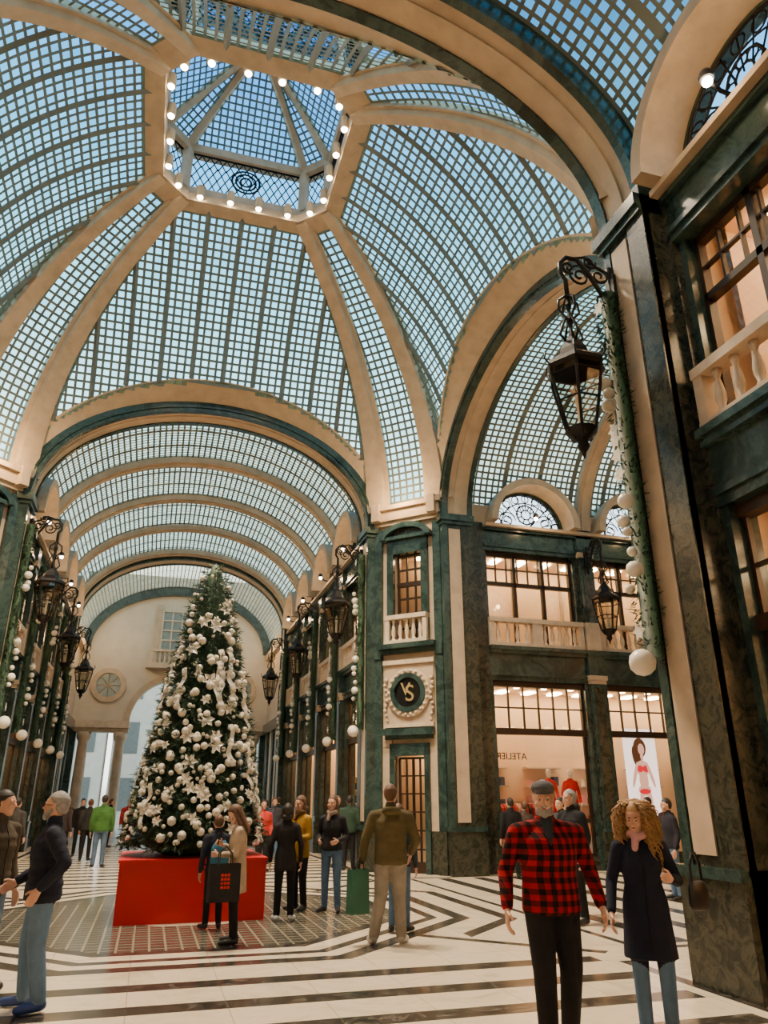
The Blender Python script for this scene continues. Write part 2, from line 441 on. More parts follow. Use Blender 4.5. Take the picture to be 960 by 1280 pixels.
for k, n in enumerate(((0, 1, 0), (1, 0, 0), (0, -1, 0), (-1, 0, 0))):
    F = side_frame(n); arch(F, 'trim_%d' % (k + 1))
    mb = MB(); v = []; N = 64
    for i in range(N + 1):
        a = pi * i / N
        x0, z0 = (AI + .3) * cos(a), ZS + (BI + .28) * sin(a)
        x1, z1 = (AI + .72) * cos(a), ZS + (BI + .62) * sin(a)
        x1c = max(-HL, min(HL, x1)); t1 = HO - R_of_z(z1)
        v += [F.P(max(-HL, min(HL, x0)), 0.02, z0), F.P(x1c, t1 + .03, z1)]
    mb.add(v, [(2 * i, 2 * i + 1, 2 * i + 3, 2 * i + 2) for i in range(N)], BEIGE, True)
    mb.obj('trim_%d' % (k + 5))

# ------------------------------------------------------------------ dome
VB = [(-HL, HO), (HL, HO), (HO, HL), (HO, -HL), (HL, -HO), (-HL, -HO), (-HO, -HL), (-HO, HL)]
VR = [(-1.5, 2.05), (1.5, 2.05), (2.05, 1.5), (2.05, -1.5), (1.5, -2.05), (-1.5, -2.05), (-2.05, -1.5), (-2.05, 1.5)]
TM = math.acos(.4)
def path(i, q):
    t = TM * q; lam = (cos(t) - .4) / .6
    b, r = VB[i % 8], VR[i % 8]
    return Vector((CX + r[0] + (b[0] - r[0]) * lam, CY + r[1] + (b[1] - r[1]) * lam, 9.5 + 6.98 * sin(t)))
dome = MB()
NT = 72
for i in range(8):
    long = i % 2 == 0; ns = 72 if long else 8
    P = [[path(i, q / NT).lerp(path(i + 1, q / NT), s / ns) for s in range(ns + 1)] for q in range(NT + 1)]
    b0, b1 = Vector(VB[i]), Vector(VB[(i + 1) % 8]); td = (b1 - b0).normalized()
    arcs = [0]
    for q in range(1, NT + 1): arcs.append(arcs[-1] + (P[q][ns // 2] - P[q - 1][ns // 2]).length)
    v = [p for row in P for p in row]; f, uv = [], []
    tc = lambda p: (p.x - CX) * td.x + (p.y - CY) * td.y
    for q in range(NT):
        for s in range(ns):
            cp = (P[q][s] + P[q + 1][s + 1]) / 2
            if long and (tc(cp) / (AI + .62)) ** 2 + ((cp.z - ZS) / (BI + .5)) ** 2 < 1: continue
            f.append((q * (ns + 1) + s, q * (ns + 1) + s + 1, (q + 1) * (ns + 1) + s + 1, (q + 1) * (ns + 1) + s))
            uv.append([(tc(P[q][s]) + 17, arcs[q]), (tc(P[q][s + 1]) + 17, arcs[q]), (tc(P[q + 1][s + 1]) + 17, arcs[q + 1]), (tc(P[q + 1][s]) + 17, arcs[q + 1])])
    dome.add(v, f, DOMEG, True, uv)
    st = .85
    us = [k * st for k in range(-6, 7)] if long else []
    for u in us:
        run = []
        for q in range(NT + 1):
            a, b = path(i, q / NT), path(i + 1, q / NT); ua, ub = tc(a), tc(b)
            ok = min(ua, ub) + .1 < u < max(ua, ub) - .1
            if ok:
                k = (u - ua) / (ub - ua); p = a.lerp(b, k)
                if long and (u / (AI + .66)) ** 2 + ((p.z - ZS) / (BI + .56)) ** 2 < 1: ok = False
            if ok: run.append(p)
            else:
                if len(run) > 2: tube(dome, run, .072, MUNT, 4, False)
                run = []
        if len(run) > 2: tube(dome, run, .072, MUNT, 4, False)
dome.obj('ceiling_dome_glazing')
rib = MB()
for i in range(8):
    n = 40; v = []; f = []
    for q in range(n + 1):
        p = path(i, q / n); p2 = path(i, min(1, q / n + .01)); p1 = path(i, max(0, q / n - .01)); T = (p2 - p1).normalized()
        rad = Vector((VB[i][0], VB[i][1], 0)).normalized(); Sx = Vector((-rad.y, rad.x, 0)); Nn = Sx.cross(T).normalized()
        if Nn.dot(rad) > 0: Nn = -Nn
        w = .44 - .23 * q / n
        for a, d in ((-w, -.08), (-w, .1), (-w * .72, .1), (-w * .6, .24), (w * .6, .24), (w * .72, .1), (w, .1), (w, -.08)): v.append(p + Sx * a + Nn * d)
    for q in range(n):
        for k in range(8):
            f.append((q * 8 + k, q * 8 + (k + 1) % 8, q * 8 + 8 + (k + 1) % 8, q * 8 + 8 + k))
    rib.add(v, f, BEIGE)
rib.obj('trim_9')
def octring(mb, r0, c0, z0, r1, c1, z1, ri0, ri1, mat):
    def oc(r, c, z): return [Vector((CX + x, CY + y, z)) for x, y in ((-c, r), (c, r), (r, c), (r, -c), (c, -r), (-c, -r), (-r, -c), (-r, c))]
    A, B = oc(r0, c0, z0), oc(r1, c1, z1); C, D = oc(r0 - ri0, c0 - ri0 * .7, z0), oc(r1 - ri1, c1 - ri1 * .7, z1)
    v = A + B + C + D; f = []
    for i in range(8):
        j = (i + 1) % 8
        f += [(i, j, 8 + j, 8 + i), (16 + i, 16 + j, 24 + j, 24 + i), (i, j, 16 + j, 16 + i), (8 + i, 8 + j, 24 + j, 24 + i)]
    mb.add(v, f, mat)
lan = MB()
octring(lan, 2.5, 1.75, 15.72, 2.45, 1.72, 15.9, .5, .5, BEIGE)
octring(lan, 2.4, 1.7, 15.9, 2.3, 1.65, 16.2, .35, .25, BEIGE)
octring(lan, 2.35, 1.66, 17.4, 2.35, 1.66, 17.62, .3, .32, BEIGE)
def vl(i, k, z): x, y = VR[i % 8]; return Vector((CX + x * k, CY + y * k, z))
for i in range(8):
    tube(lan, [vl(i, 1.02, 16.15), vl(i, 1.02, 17.5)], .14, BEIGE, 4, False)
    tube(lan, [vl(i, 1.02, 17.55), vl(i, .56, 18.35), vl(i, .1, 19.0)], .13, BEIGE, 4, False)
    a, b = vl(i, 1.06, 16.15), vl(i + 1, 1.06, 16.15); c, d = vl(i + 1, 1.06, 17.5), vl(i, 1.06, 17.5)
    lan.add([a, b, c, d], [(0, 1, 2, 3)], SKYGL)
    Lg = (b - a).length; D = (b - a).normalized(); F = Fr((a.x, a.y, 0), D, Vector((0, 0, 1)).cross(D))
    nx = max(2, int(Lg / .2))
    for k in range(nx):
        x0, x1 = Lg * k / nx, Lg * (k + 1) / nx
        for zz in (16.25, 16.65, 17.0):
            tube(lan, [F.P(x0, 0, zz), F.P(x1, 0, zz + .4)], .016, BLACK, 4); tube(lan, [F.P(x1, 0, zz), F.P(x0, 0, zz + .4)], .016, BLACK, 4)
    tube(lan, [F.P(0, 0, 16.25), F.P(Lg, 0, 16.25)], .035, BLACK, 4); tube(lan, [F.P(0, 0, 17.4), F.P(Lg, 0, 17.4)], .035, BLACK, 4)
    if i % 2 == 0:
        for rr in (.36, .26, .14): tube(lan, [F.P(Lg / 2 + rr * cos(q * pi / 10), 0, 16.82 + rr * sin(q * pi / 10)) for q in range(21)], .03, BLACK, 4)
    r0, r1, r2, r3 = vl(i, 1.02, 17.6), vl(i + 1, 1.02, 17.6), vl(i + 1, .1, 19.0), vl(i, .1, 19.0)
    w0, w1 = (r1 - r0).length, (r2 - r3).length; h = ((r2 + r3) / 2 - (r0 + r1) / 2).length
    lan.add([r0, r1, r2, r3], [(0, 1, 2, 3)], LANG, False, [[(10 - w0 / 2, 0), (10 + w0 / 2, 0), (10 + w1 / 2, h), (10 - w1 / 2, h)]])
lathe(lan, (CX, CY, 18.85), [(.28, 0), (.3, .1), (.2, .2)], BEIGE, 8)
lan.obj('ceiling_lantern')
sp = MB(); ringp = []
for i in range(8):
    a, b = vl(i, .98, 15.86), vl(i + 1, .98, 15.86)
    for k in ((.1, .37, .63, .9) if i % 2 == 0 else (.5,)): ringp.append(a.lerp(b, k))
for p in ringp:
    d = (Vector((CX, CY, p.z)) - p).normalized(); q = p + d * .14
    tube(sp, [p, q + Vector((0, 0, .08))], .025, BLACK, 6)
    tube(sp, [q + Vector((0, 0, .22)), q + Vector((0, 0, -.1))], [.09, .1], CREAM, 12)
    ball(sp, q + Vector((0, 0, -.1)), .075, BULB, 2)
sp.obj('ring_spotlights')
for i in (0, 2, 4, 6):
    p = (vl(i, .9, 15.6) + vl(i + 1, .9, 15.6)) / 2
    light('ring_spot_light', 'SPOT', p, 5200, (1, .77, .50), .25, (0, 0, 0), math.radians(100))

# ------------------------------------------------------------------ diagonal (chamfer) walls
def wtext(txt, F, s, z, t, size, mat, name, parent=None, mirror=False, ext=.01):
    cu = bpy.data.curves.new(name, 'FONT'); cu.body = txt; cu.size = size; cu.extrude = ext; cu.align_x = 'CENTER'; cu.align_y = 'CENTER'
    ob = bpy.data.objects.new(name, cu); COL.objects.link(ob)
    X = Vector((0, 0, 1)).cross(F.N).normalized()
    if mirror: X = -X
    M = Matrix((X, Vector((0, 0, 1)), X.cross(Vector((0, 0, 1))))).transposed().to_4x4(); M.translation = F.P(s, t, z)
    ob.matrix_world = M; cu.materials.append(mat)
    if parent: ob.parent = parent
    return ob
DN = [0]
def diag(i):
    a, b = Vector((CX + VB[i][0], CY + VB[i][1], 0)), Vector((CX + VB[(i + 1) % 8][0], CY + VB[(i + 1) % 8][1], 0))
    D = (b - a); Lw = D.length; D.normalize(); N = Vector((D.y, -D.x, 0))
    if N.dot(CV - a) < 0: N = -N
    F = Fr(a, D, N); mb = MB(); c = Lw / 2
    hw = .42
    for s0, s1 in ((0, c - hw), (c + hw, Lw)): box(mb, F, s0, s1, -.4, 0, 0, 9.0, BEIGE)
    box(mb, F, c - hw, c + hw, -.4, 0, 2.75, 5.6, BEIGE); box(mb, F, c - hw, c + hw, -.4, 0, 8.1, 9.0, GREEN)
    for s0, s1 in ((-.02, .2), (Lw - .2, Lw + .02)):
        box(mb, F, s0, s1, 0, .1, .95, 8.9, GREEN); box(mb, F, s0, s1, 0, .16, 0, .95, DGREEN); box(mb, F, s0, s1, 0, .14, 5.2, 5.5, GREEN)
    box(mb, F, .2, c - hw - .12, 0, .04, 0, .95, DGREEN); box(mb, F, c + hw + .12, Lw - .2, 0, .04, 0, .95, DGREEN)
    for s0, s1 in ((.2, c - hw - .1), (c + hw + .1, Lw - .2)): box(mb, F, s0, s1, 0, .03, .95, 3.4, BEIGE)
    for s0, s1 in ((c - hw - .14, c - hw), (c + hw, c + hw + .14)): box(mb, F, s0, s1, -.05, .1, 0, 3.0, GREEN)
    box(mb, F, c - hw - .14, c + hw + .14, -.05, .1, 2.7, 3.0, GREEN); box(mb, F, c - hw - .25, c + hw + .25, 0, .14, 3.1, 3.2, GREEN); box(mb, F, c - hw - .3, c + hw + .3, 0, .25, 3.2, 3.36, GREEN)
    box(mb, F, .28, Lw - .28, 0, .05, 3.45, 5.15, BEIGE); box(mb, F, .28, Lw - .28, 0, .12, 3.4, 3.5, PALE); box(mb, F, .24, Lw - .24, 0, .12, 5.02, 5.14, PALE)
    zc = 4.27
    band(mb, F, c, zc, .5, .5, .62, .62, .03, .12, PALE, 0, 2 * pi, 40)
    band(mb, F, c, zc, .38, .38, .5, .5, .03, .17, GREEN, 0, 2 * pi, 40)
    disc(mb, F, c, zc, .4, .1, BLKP, 40)
    for k in range(22):
        q = 2 * pi * k / 22; p = F.P(c + .56 * cos(q), .13, zc + .56 * sin(q)); ball(mb, p, .055, PALE, 1)
    for sg in (-1, 1):
        for k in range(9):
            p = F.P(c + sg * (.66 + .03 * sin(k * 1.4)), .1, zc + .35 - k * .13); ball(mb, p, .065 - .002 * k, PALE, 1)
    box(mb, F, .1, Lw - .1, 0, .12, 5.3, 5.42, GREEN); box(mb, F, .15, Lw - .15, 0, .3, 5.42, 5.55, GREEN)
    for s0, s1 in ((c - hw - .2, c - hw), (c + hw, c + hw + .2)): box(mb, F, s0, s1, -.02, .12, 5.5, 8.35, GREEN)
    box(mb, F, c - hw - .2, c + hw + .2, 0, .12, 8.1, 8.5, GREEN); box(mb, F, c - hw - .32, c + hw + .32, 0, .24, 8.5, 8.6, GREEN)
    band(mb, F, c, 8.52, .62, .30, .80, .45, 0, .28, GREEN, 0, pi, 24)
    prism(mb, F, [(c + .64 * cos(pi * k / 16), 8.58 + .3 * sin(pi * k / 16)) for k in range(17)], 0, .1, DGREEN)
    box(mb, F, -.05, Lw + .05, -.4, .12, 9.0, 9.12, BEIGE); box(mb, F, -.1, Lw + .1, -.4, .2, 9.12, 9.42, BEIGE); box(mb, F, -.15, Lw + .15, -.5, .3, 9.42, 9.55, BEIGE)
    for s0 in (.12, Lw - .12): box(mb, F, s0 - .12, s0 + .12, .1, .38, 9.1, 9.62, BEIGE)
    v = [F.P(-.3, -1.3, 0), F.P(Lw + .3, -1.3, 0), F.P(Lw + .3, -1.3, 9), F.P(-.3, -1.3, 9)]
    mb.add(v, [(0, 1, 2, 3)], WHITEW)
    for z0 in (2.95, 8.3): box(mb, F, c - .2, c + .2, -1.0, -.8, z0 - .1, z0 - .06, LAMPW); box(mb, F, -.2, Lw + .2, -1.3, -.4, z0, z0 + .05, WHITEW)
    wo = mb.obj('wall_chamfer_' + {1: 'northeast', 3: 'southeast', 5: 'southwest', 7: 'northwest'}[i])
    bb = MB(); balus(bb, F, c - .62, c + .62, 5.55, .14, .12, .17); bb.obj('balcony_balustrade', wo)
    dd = MB(); bars(dd, F, c - hw + .04, c, .1, 2.65, 2, 6, -.15, .035, BROWN); bars(dd, F, c, c + hw - .04, .1, 2.65, 2, 6, -.15, .035, BROWN)
    dd.add([F.P(c - hw, -.15, .05), F.P(c + hw, -.15, .05), F.P(c + hw, -.15, 2.7), F.P(c - hw, -.15, 2.7)], [(0, 1, 2, 3)], GLASS)
    box(dd, F, c - hw, c + hw, -.2, -.1, 0, .25, BROWN)
    DN[0] += 1; dd.obj('door_%d' % DN[0])
    ww = MB(); bars(ww, F, c - hw + .03, c + hw - .03, 5.6, 8.1, 3, 6, -.18, .045, BROWN)
    box(ww, F, c - hw, c + hw, -.24, -.12, 7.2, 7.32, BROWN)
    ww.add([F.P(c - hw, -.18, 5.6), F.P(c + hw, -.18, 5.6), F.P(c + hw, -.18, 8.1), F.P(c - hw, -.18, 8.1)], [(0, 1, 2, 3)], GLASS)
    WN[0] += 1; ww.obj('window_%d' % WN[0])
    X = Vector((0, 0, 1)).cross(F.N); sx = 1 if X.dot(F.D) > 0 else -1
    e = bpy.data.objects.new('medallion_sign', None); COL.objects.link(e)
    wtext('V', F, c - .07 * sx, zc + .07, .12, .46, GOLD, 'letter_v', e); wtext('S', F, c + .05 * sx, zc - .04, .125, .6, GOLD, 'letter_s', e)
    light('capital_uplight', 'POINT', F.P(c, .75, 9.7), 150, WARM, .1)
for i in (1, 3, 5, 7): diag(i)

# ------------------------------------------------------------------ north end section
YE = galN[0].y + galN[1]
vault((CX, YE + .9, 0), (0, 1, 0), HL, 3.4, 5.6, [], [], 'ceiling_far_vault', ENDG)
ea = MB(); F = Fr((CX, YE, 0), (1, 0, 0), (0, -1, 0))
for t0, t1, m, o in ((-.15, .02, GREEN, 0), (-.8, -.15, BEIGE, .04), (-.95, -.8, GREEN, 0)):
    band(ea, F, 0, ZS, AI + o, BI + o, AI + .4, BI + .45, t0, t1, m)
    for sg in (-1, 1):
        a, b = sorted((sg * (AI + o), sg * (HL + .1))); box(ea, F, a, b, t0, t1, 0, ZS, m)
ea.obj('trim_10')
ew = MB(); YW = YE + 6.6
for sg in (-1, 1):
    Fs = Fr((CX + sg * HL, YE + .9, 0), (0, 1, 0), (-sg, 0, 0))
    box(ew, Fs, 0, 5.7, -.3, 0, 0, 9.0, BEIGE); box(ew, Fs, 0, 5.7, 0, .2, 4.8, 5.3, GREEN); box(ew, Fs, 0, 5.7, 0, .25, 8.7, 9.0, BEIGE)
    box(ew, Fs, 0, 5.7, 0, .06, 0, 1.2, DGREEN)
    for s0 in (.6, 2.4, 4.2): box(ew, Fs, s0, s0 + .5, 0, .1, 1.2, 4.8, GREEN)
F = Fr((CX, YW, 0), (1, 0, 0), (0, -1, 0))
R = 2.1; zsp = 5.35
box(ew, F, -5, -R, -.5, 0, 5.3, 13, CREAM); box(ew, F, R, 5, -.5, 0, 5.3, 13, CREAM)
for k in range(24):
    a, b = pi * k / 24, pi * (k + 1) / 24
    prism(ew, F, [(R * cos(a), zsp + R * sin(a)), (R * cos(b), zsp + R * sin(b)), (R * cos(b), 13), (R * cos(a), 13)], -.5, 0, CREAM)
band(ew, F, 0, zsp, R, R, R + .3, R + .3, -.5, .1, BEIGE, n=30)
band(ew, F, 0, ZS, AI - .1, BI - .1, HL, BI + .4, 0, .25, GREEN)
OCG = simple('oculus_glass', (.25, .32, .33), .2)
for sg in (-1, 1):
    a, b = sorted((sg * R, sg * 4.9)); box(ew, F, a, b, -.5, .15, 4.8, 5.0, BEIGE); box(ew, F, a - .05, b + .05, -.5, .28, 5.0, 5.35, PALE)
    a, b = sorted((sg * 4.5, sg * 4.9)); box(ew, F, a, b, -.5, 0, 0, 4.8, GREEN)
    for x in (2.45, 4.15):
        p = F.P(sg * x, -.1, 0)
        lathe(ew, p, [(.34, 0), (.34, .25), (.29, .3), (.27, .5), (.26, 2.5), (.23, 4.35), (.3, 4.45), (.34, 4.6), (.34, 4.8)], BEIGE, 18)
    q = sg * 3.3
    band(ew, F, q, 7.1, .6, .6, .85, .85, 0, .14, BEIGE, 0, 2 * pi, 32); disc(ew, F, q, 7.1, .62, .02, OCG)
    for k in range(4): tube(ew, [F.P(q + .6 * cos(k * pi / 4), .04, 7.1 + .6 * sin(k * pi / 4)), F.P(q - .6 * cos(k * pi / 4), .04, 7.1 - .6 * sin(k * pi / 4))], .025, CREAM, 4)
    box(ew, F, sg * 1.2 - .15, sg * 1.2 + .15, 0, .12, 9.0, 11.4, BEIGE)
    light('far_wall_fill', 'POINT', (CX + sg * 3.6, YW - 2.5, 8.9), 130, WARM, .15)  # added fill points to brighten the end wall, no fixture behind them
box(ew, F, -1.6, 1.6, 0, .6, 8.0, 8.18, PALE); box(ew, F, -1.0, 1.0, 0, .02, 9.0, 11.1, OCG)
wo = ew.obj('wall_far')
bb = MB(); balus(bb, F, -1.5, 1.5, 8.18, .45, .2, .22); bb.obj('far_balustrade', wo)
ww = MB(); bars(ww, F, -1.0, 1.0, 9.0, 11.1, 4, 4, .06, .07, CREAM); WN[0] += 1; ww.obj('window_%d' % WN[0])
st = MB()
for x0, x1, d, h in ((-14, -3, 12, 14), (-2.6, 7, 13, 12), (7.5, 20, 12, 15)):
    Fo = Fr((0, YW + d, 0), (1, 0, 0), (0, -1, 0)); box(st, Fo, x0, x1, -3, 0, 0, h, CREAM)
    for k in range(int((x1 - x0) / 2.2)):
        for z in (1, 4.5, 8): box(st, Fo, x0 + .6 + k * 2.2, x0 + 1.6 + k * 2.2, 0, .05, z, z + 2, MUNT)
st.obj('street_buildings')

def endwall(nm, A, L):
    A = Vector(A); O = CV + A * (HO + L); F = Fr(O, (A.y, -A.x, 0), -A); mb = MB()
    box(mb, F, -5, 5, -.3, 0, 0, 13, CREAM); box(mb, F, -4.8, 4.8, 0, .15, 4.8, 5.4, GREEN); box(mb, F, -4.8, 4.8, 0, .2, 8.6, 9.0, BEIGE); band(mb, F, 0, ZS, AI, BI, AI + .4, BI + .4, 0, .2, GREEN)
    for x in (-4.2, -1.8, 1.8, 4.2): box(mb, F, x - .3, x + .3, 0, .15, 0, 8.6, GREEN)
    for x in (-3, 0, 3): box(mb, F, x - .8, x + .8, 0, .04, 0, 3.6, BROWN); box(mb, F, x - .7, x + .7, .04, .06, .3, 3.5, GARM[3])
    mb.obj('wall_' + nm + '_end')
endwall('south', (0, -1, 0), galS[1]); endwall('east', (1, 0, 0), galE[1]); endwall('west', (-1, 0, 0), galW[1])

# ------------------------------------------------------------------ floor
def floor_mat():
    m, nt, out = new_mat('inlaid_marble_floor'); b = principled(nt, out, .22, 0, .5)
    o = coords(nt); x, y, z = sep(nt, o)
    dx = (x - CX).abs(); dy = (y - CY).abs()
    oc = dx.mx(dy).mx((dx + dy) * .72)
    def rng(s, a, c): return s.gt(a) * s.lt(c)
    fy = (y / .84 + .12).fract(); strN = fy.lt(.34) * dx.lt(4.2) * dy.gt(4.35)
    fx = (x / .84 + .3).fract(); strE = fx.lt(.34) * dy.lt(4.2) * dx.gt(5.0)
    border = rng(dx, 4.35, 4.5) * dy.gt(5.0); border2 = rng(dy, 4.35, 4.5) * dx.gt(5.0)
    rings = rng(oc, 3.80, 4.04)
    rings2 = rng(oc, 2.95, 3.14)
    rings4 = rng(oc, 3.42, 3.58)
    rings3 = rng(oc, 4.48, 4.70) * dx.gt(3.4)
    rays = rng((dx - dy).abs(), .0, .12) * oc.gt(3.6) * oc.lt(6.5)
    dark = strN.mx(strE).mx(border).mx(border2).mx(rings).mx(rings2).mx(rings3).mx(rings4).mx(rays)
    mosaic = oc.lt(2.95) * oc.gt(1.1)
    n1 = noise(nt, o, 1.6, 8, .62, 1.2)
    cream = ramp(nt, n1.outputs[0], [(.3, (.60, .50, .36)), (.5, (.78, .68, .52)), (.75, (.68, .57, .41))])
    n2 = noise(nt, o, 4, 8, .7, 2.0)
    dk = ramp(nt, n2.outputs[0], [(.3, (.016, .015, .013)), (.52, (.038, .034, .028)), (.62, (.15, .13, .11)), (.75, (.03, .028, .024))])
    c = mixc(nt, dark, cream, dk)
    mx_ = (x / .19).fract(); my_ = (y / .19).fract()
    til = mx_.gt(.15) * my_.gt(.15)
    mos = mixc(nt, til, (.28, .25, .19), ramp(nt, n2.outputs[0], [(.3, (.035, .037, .03)), (.7, (.11, .105, .085))]))
    c = mixc(nt, mosaic, c, mos)
    tj = (x / .84).fract().lt(.012).mx((y / .84 + .12).fract().lt(.015))
    c = mixc(nt, tj * .5, c, (.2, .17, .12))
    nt.links.new(c, b.inputs['Base Color']); return m
fl = MB(); fl.add([(-16, -6, 0), (22, -6, 0), (22, 60, 0), (-16, 60, 0)], [(0, 1, 2, 3)], floor_mat()); fl.obj('floor')

# ------------------------------------------------------------------ lantern + garland instances
lm = MB()
def sp_path(c0, c1, r0, r1, a0, turns, n=22):
    return [(c0 + (r0 + (r1 - r0) * i / n) * cos(a0 + turns * 2 * pi * i / n), 0, c1 + (r0 + (r1 - r0) * i / n) * sin(a0 + turns * 2 * pi * i / n)) for i in range(n + 1)]
X0 = .72
tube(lm, [(0.03, 0, 8.15), (0.03, 0, 8.95)], .035, BLACK, 6)
box(lm, W0, 0, .05, -.09, .09, 8.3, 8.8, BLACK)
tube(lm, [(0.03, 0, 8.35), (.2, 0, 8.5), (.36, 0, 8.78), (.52, 0, 8.98), (.68, 0, 8.98), (.78, 0, 8.86), (.78, 0, 8.7), (.72, 0, 8.6), (X0, 0, 8.3)], .032, BLACK, 7)
tube(lm, [(0.03, 0, 8.85), (.2, 0, 8.9), (.4, 0, 9.05), (.55, 0, 9.0)], .02, BLACK, 6)
for a in ((.2, 8.78, .16, .03, 0, 1.6), (.5, 8.72, .17, .03, 1.5, -1.6), (.33, 8.98, .1, .02, 3, 1.5), (.2, 8.4, .12, .02, 2, 1.4), (.66, 8.82, .1, .02, 4, 1.4)):
    tube(lm, sp_path(*a), .018, BLACK, 5)
for k in range(4):
    q = pi / 2 * k
    tube(lm, [(X0 + cos(q) * r, sin(q) * r, z) for r, z in ((.02, 8.35), (.14, 8.25), (.15, 8.1), (.05, 8.0), (.12, 7.85), (.16, 7.72), (.06, 7.6))], .018, BLACK, 5)
lathe(lm, (X0, 0, 0), [(.02, 8.3), (.05, 8.2), (.02, 8.1), (.05, 7.95), (.02, 7.85), (.05, 7.7), (.12, 7.6), (.18, 7.5), (.2, 7.42), (.36, 7.3), (.38, 7.24), (.34, 7.2)], BLACK, 6, False)
lathe(lm, (X0, 0, 0), [(.33, 7.2), (.34, 7.1), (.19, 6.38)], LGLASS, 6, False)
for k in range(6):
    q = 2 * pi * k / 6
    tube(lm, [(X0 + .34 * cos(q), .34 * sin(q), 7.22), (X0 + .345 * cos(q), .345 * sin(q), 7.1), (X0 + .19 * cos(q), .19 * sin(q), 6.38), (X0 + .1 * cos(q), .1 * sin(q), 6.25)], .02, BLACK, 5)
    tube(lm, [(X0 + .35 * cos(q), .35 * sin(q), 7.24), (X0 + .42 * cos(q), .42 * sin(q), 7.32), (X0 + .40 * cos(q), .40 * sin(q), 7.42)], .015, BLACK, 4)
    q2 = q + pi / 3
    for r, z in ((.345, 7.1), (.19, 6.38), (.27, 6.75)):
        tube(lm, [(X0 + r * cos(q), r * sin(q), z), (X0 + r * cos(q2), r * sin(q2), z)], .014, BLACK, 4)
lathe(lm, (X0, 0, 0), [(.2, 6.38), (.16, 6.3), (.06, 6.22), (.08, 6.15), (.03, 6.08), (.01, 6.0)], BLACK, 8)
lathe(lm, (X0, 0, 0), [(.03, 6.4), (.03, 6.7), (.045, 6.75), (.03, 6.86), (.005, 6.92)], CREAM, 8)
lo = lm.obj('lantern_tmp'); lantern_me = lo.data; bpy.data.objects.remove(lo); lantern_me.name = 'hanging_lantern'
gm = MB(); rg = random.Random(4)
for k in range(1500):
    z = rg.uniform(3.55, 8.3); a = rg.uniform(0, 2 * pi); r = .13 + .03 * sin(z * 5)
    p = Vector((.13 + r * cos(a) * .7, r * sin(a), z)); d = Vector((cos(a), sin(a), rg.uniform(-1, .6))).normalized() * rg.uniform(.05, .13)
    s = Vector((-sin(a), cos(a), rg.uniform(-.5, .5))) * .013
    gm.add([p - s, p + s, p + d], [(0, 1, 2)], NEEDLE)
tube(gm, [(.1, 0, 3.5), (.1, 0, 8.35)], .1, NEEDLE, 8)
for z in (7.2, 7.0, 6.82, 6.68, 5.35, 5.1, 4.95, 4.72, 4.5, 4.3, 3.45): ball(gm, (.26 + rg.uniform(-.02, .03), rg.uniform(-.09, .05), z), rg.choice((.06, .08, .1)) if z > 3.6 else .15, WHITE, 2)
for z in (8.1, 6.3, 6.15, 5.95, 5.7, 3.8):
    for k in range(6):
        a = 2 * pi * k / 6; c = Vector((.27, 0, z)); d = Vector((.03, cos(a), sin(a))) * .12; s = Vector((0, -sin(a), cos(a))) * .035
        gm.add([c, c + d * .5 + s, c + d, c + d * .5 - s], [(0, 1, 2, 3)], WHITE)
go = gm.obj('garland_tmp'); garland_me = go.data; bpy.data.objects.remove(go); garland_me.name = 'christmas_garland'
def inst(me, name, p, ang):
    o = bpy.data.objects.new(name, me); o.location = p; o.rotation_euler = (0, 0, ang); COL.objects.link(o); return o
def onwall(x, y, nx, ny, lamp=True, gar=True, goff=.0, zl=-.45, zg=-.1):
    ang = math.atan2(ny, nx)
    if lamp: inst(lantern_me, 'hanging_lantern', (x, y, zl), ang)
    if gar: inst(garland_me, 'christmas_garland', (x, y + goff, zg), ang)
XR, XL = CX + HL, CX - HL
YF, YN = CY + HO, CY - HO
onwall(XR - .3, YN - .08, -1, 0, zl=-.55, zg=-.4); onwall(XL + .3, YN - .08, 1, 0, zl=-.55, zg=-.4)
onwall(XR - .3, YF + .6, -1, 0, goff=-.35, zl=-.4); onwall(XL + .3, YF + .6, 1, 0, goff=-.35, zl=-.4)
for k in (0, 1, 2, 3):
    y = YF + P0 + 3.4 * (k + 1) - .25
    lp = k in (1, 3)
    onwall(XR - .15, y, -1, 0, lp, True); onwall(XL + .15, y, 1, 0, lp, True)
for k in range(2):
    x = CX + HO + PE + 3.4 * (k + 1) - .25
    onwall(x, CY + HL - .15, 0, -1, True, False)

# ------------------------------------------------------------------ christmas tree
e = bpy.data.objects.new('christmas_tree', None); COL.objects.link(e)
TX, TY = .77, 13.45
tb = MB()
def sbox(mb, c, hx, hy, z0, z1, mat):
    v = [(c[0] + sx * hx, c[1] + sy * hy, (z0, z1)[k]) for k in (0, 1) for sx, sy in ((-1, -1), (1, -1), (1, 1), (-1, 1))]
    mb.add(v, [(0, 1, 2, 3), (4, 5, 6, 7)] + [(i, (i + 1) % 4, 4 + (i + 1) % 4, 4 + i) for i in range(4)], mat)
sbox(tb, (TX, TY), 1.06, 1.06, 0, .8, RED); sbox(tb, (TX, TY), 1.08, 1.08, .8, .84, RED)
tb.obj('tree_plinth')
tr = MB(); rg = random.Random(11)
Zb, Zt = .95, 5.75
def TR(z):
    q = (z - Zb) / (Zt - Zb); q = max(0, min(1, q)); return .96 * (1 - q) ** .85 + .09
lathe(tr, (TX, TY, 0), [(.45, .84), (.8, 1.0), (.82, 1.25)] + [(TR(z) * .8, z) for z in (1.6, 2.2, 2.8, 3.4, 4, 4.6, 5.1, 5.5)] + [(.05, 5.7)], NEEDLE, 20)
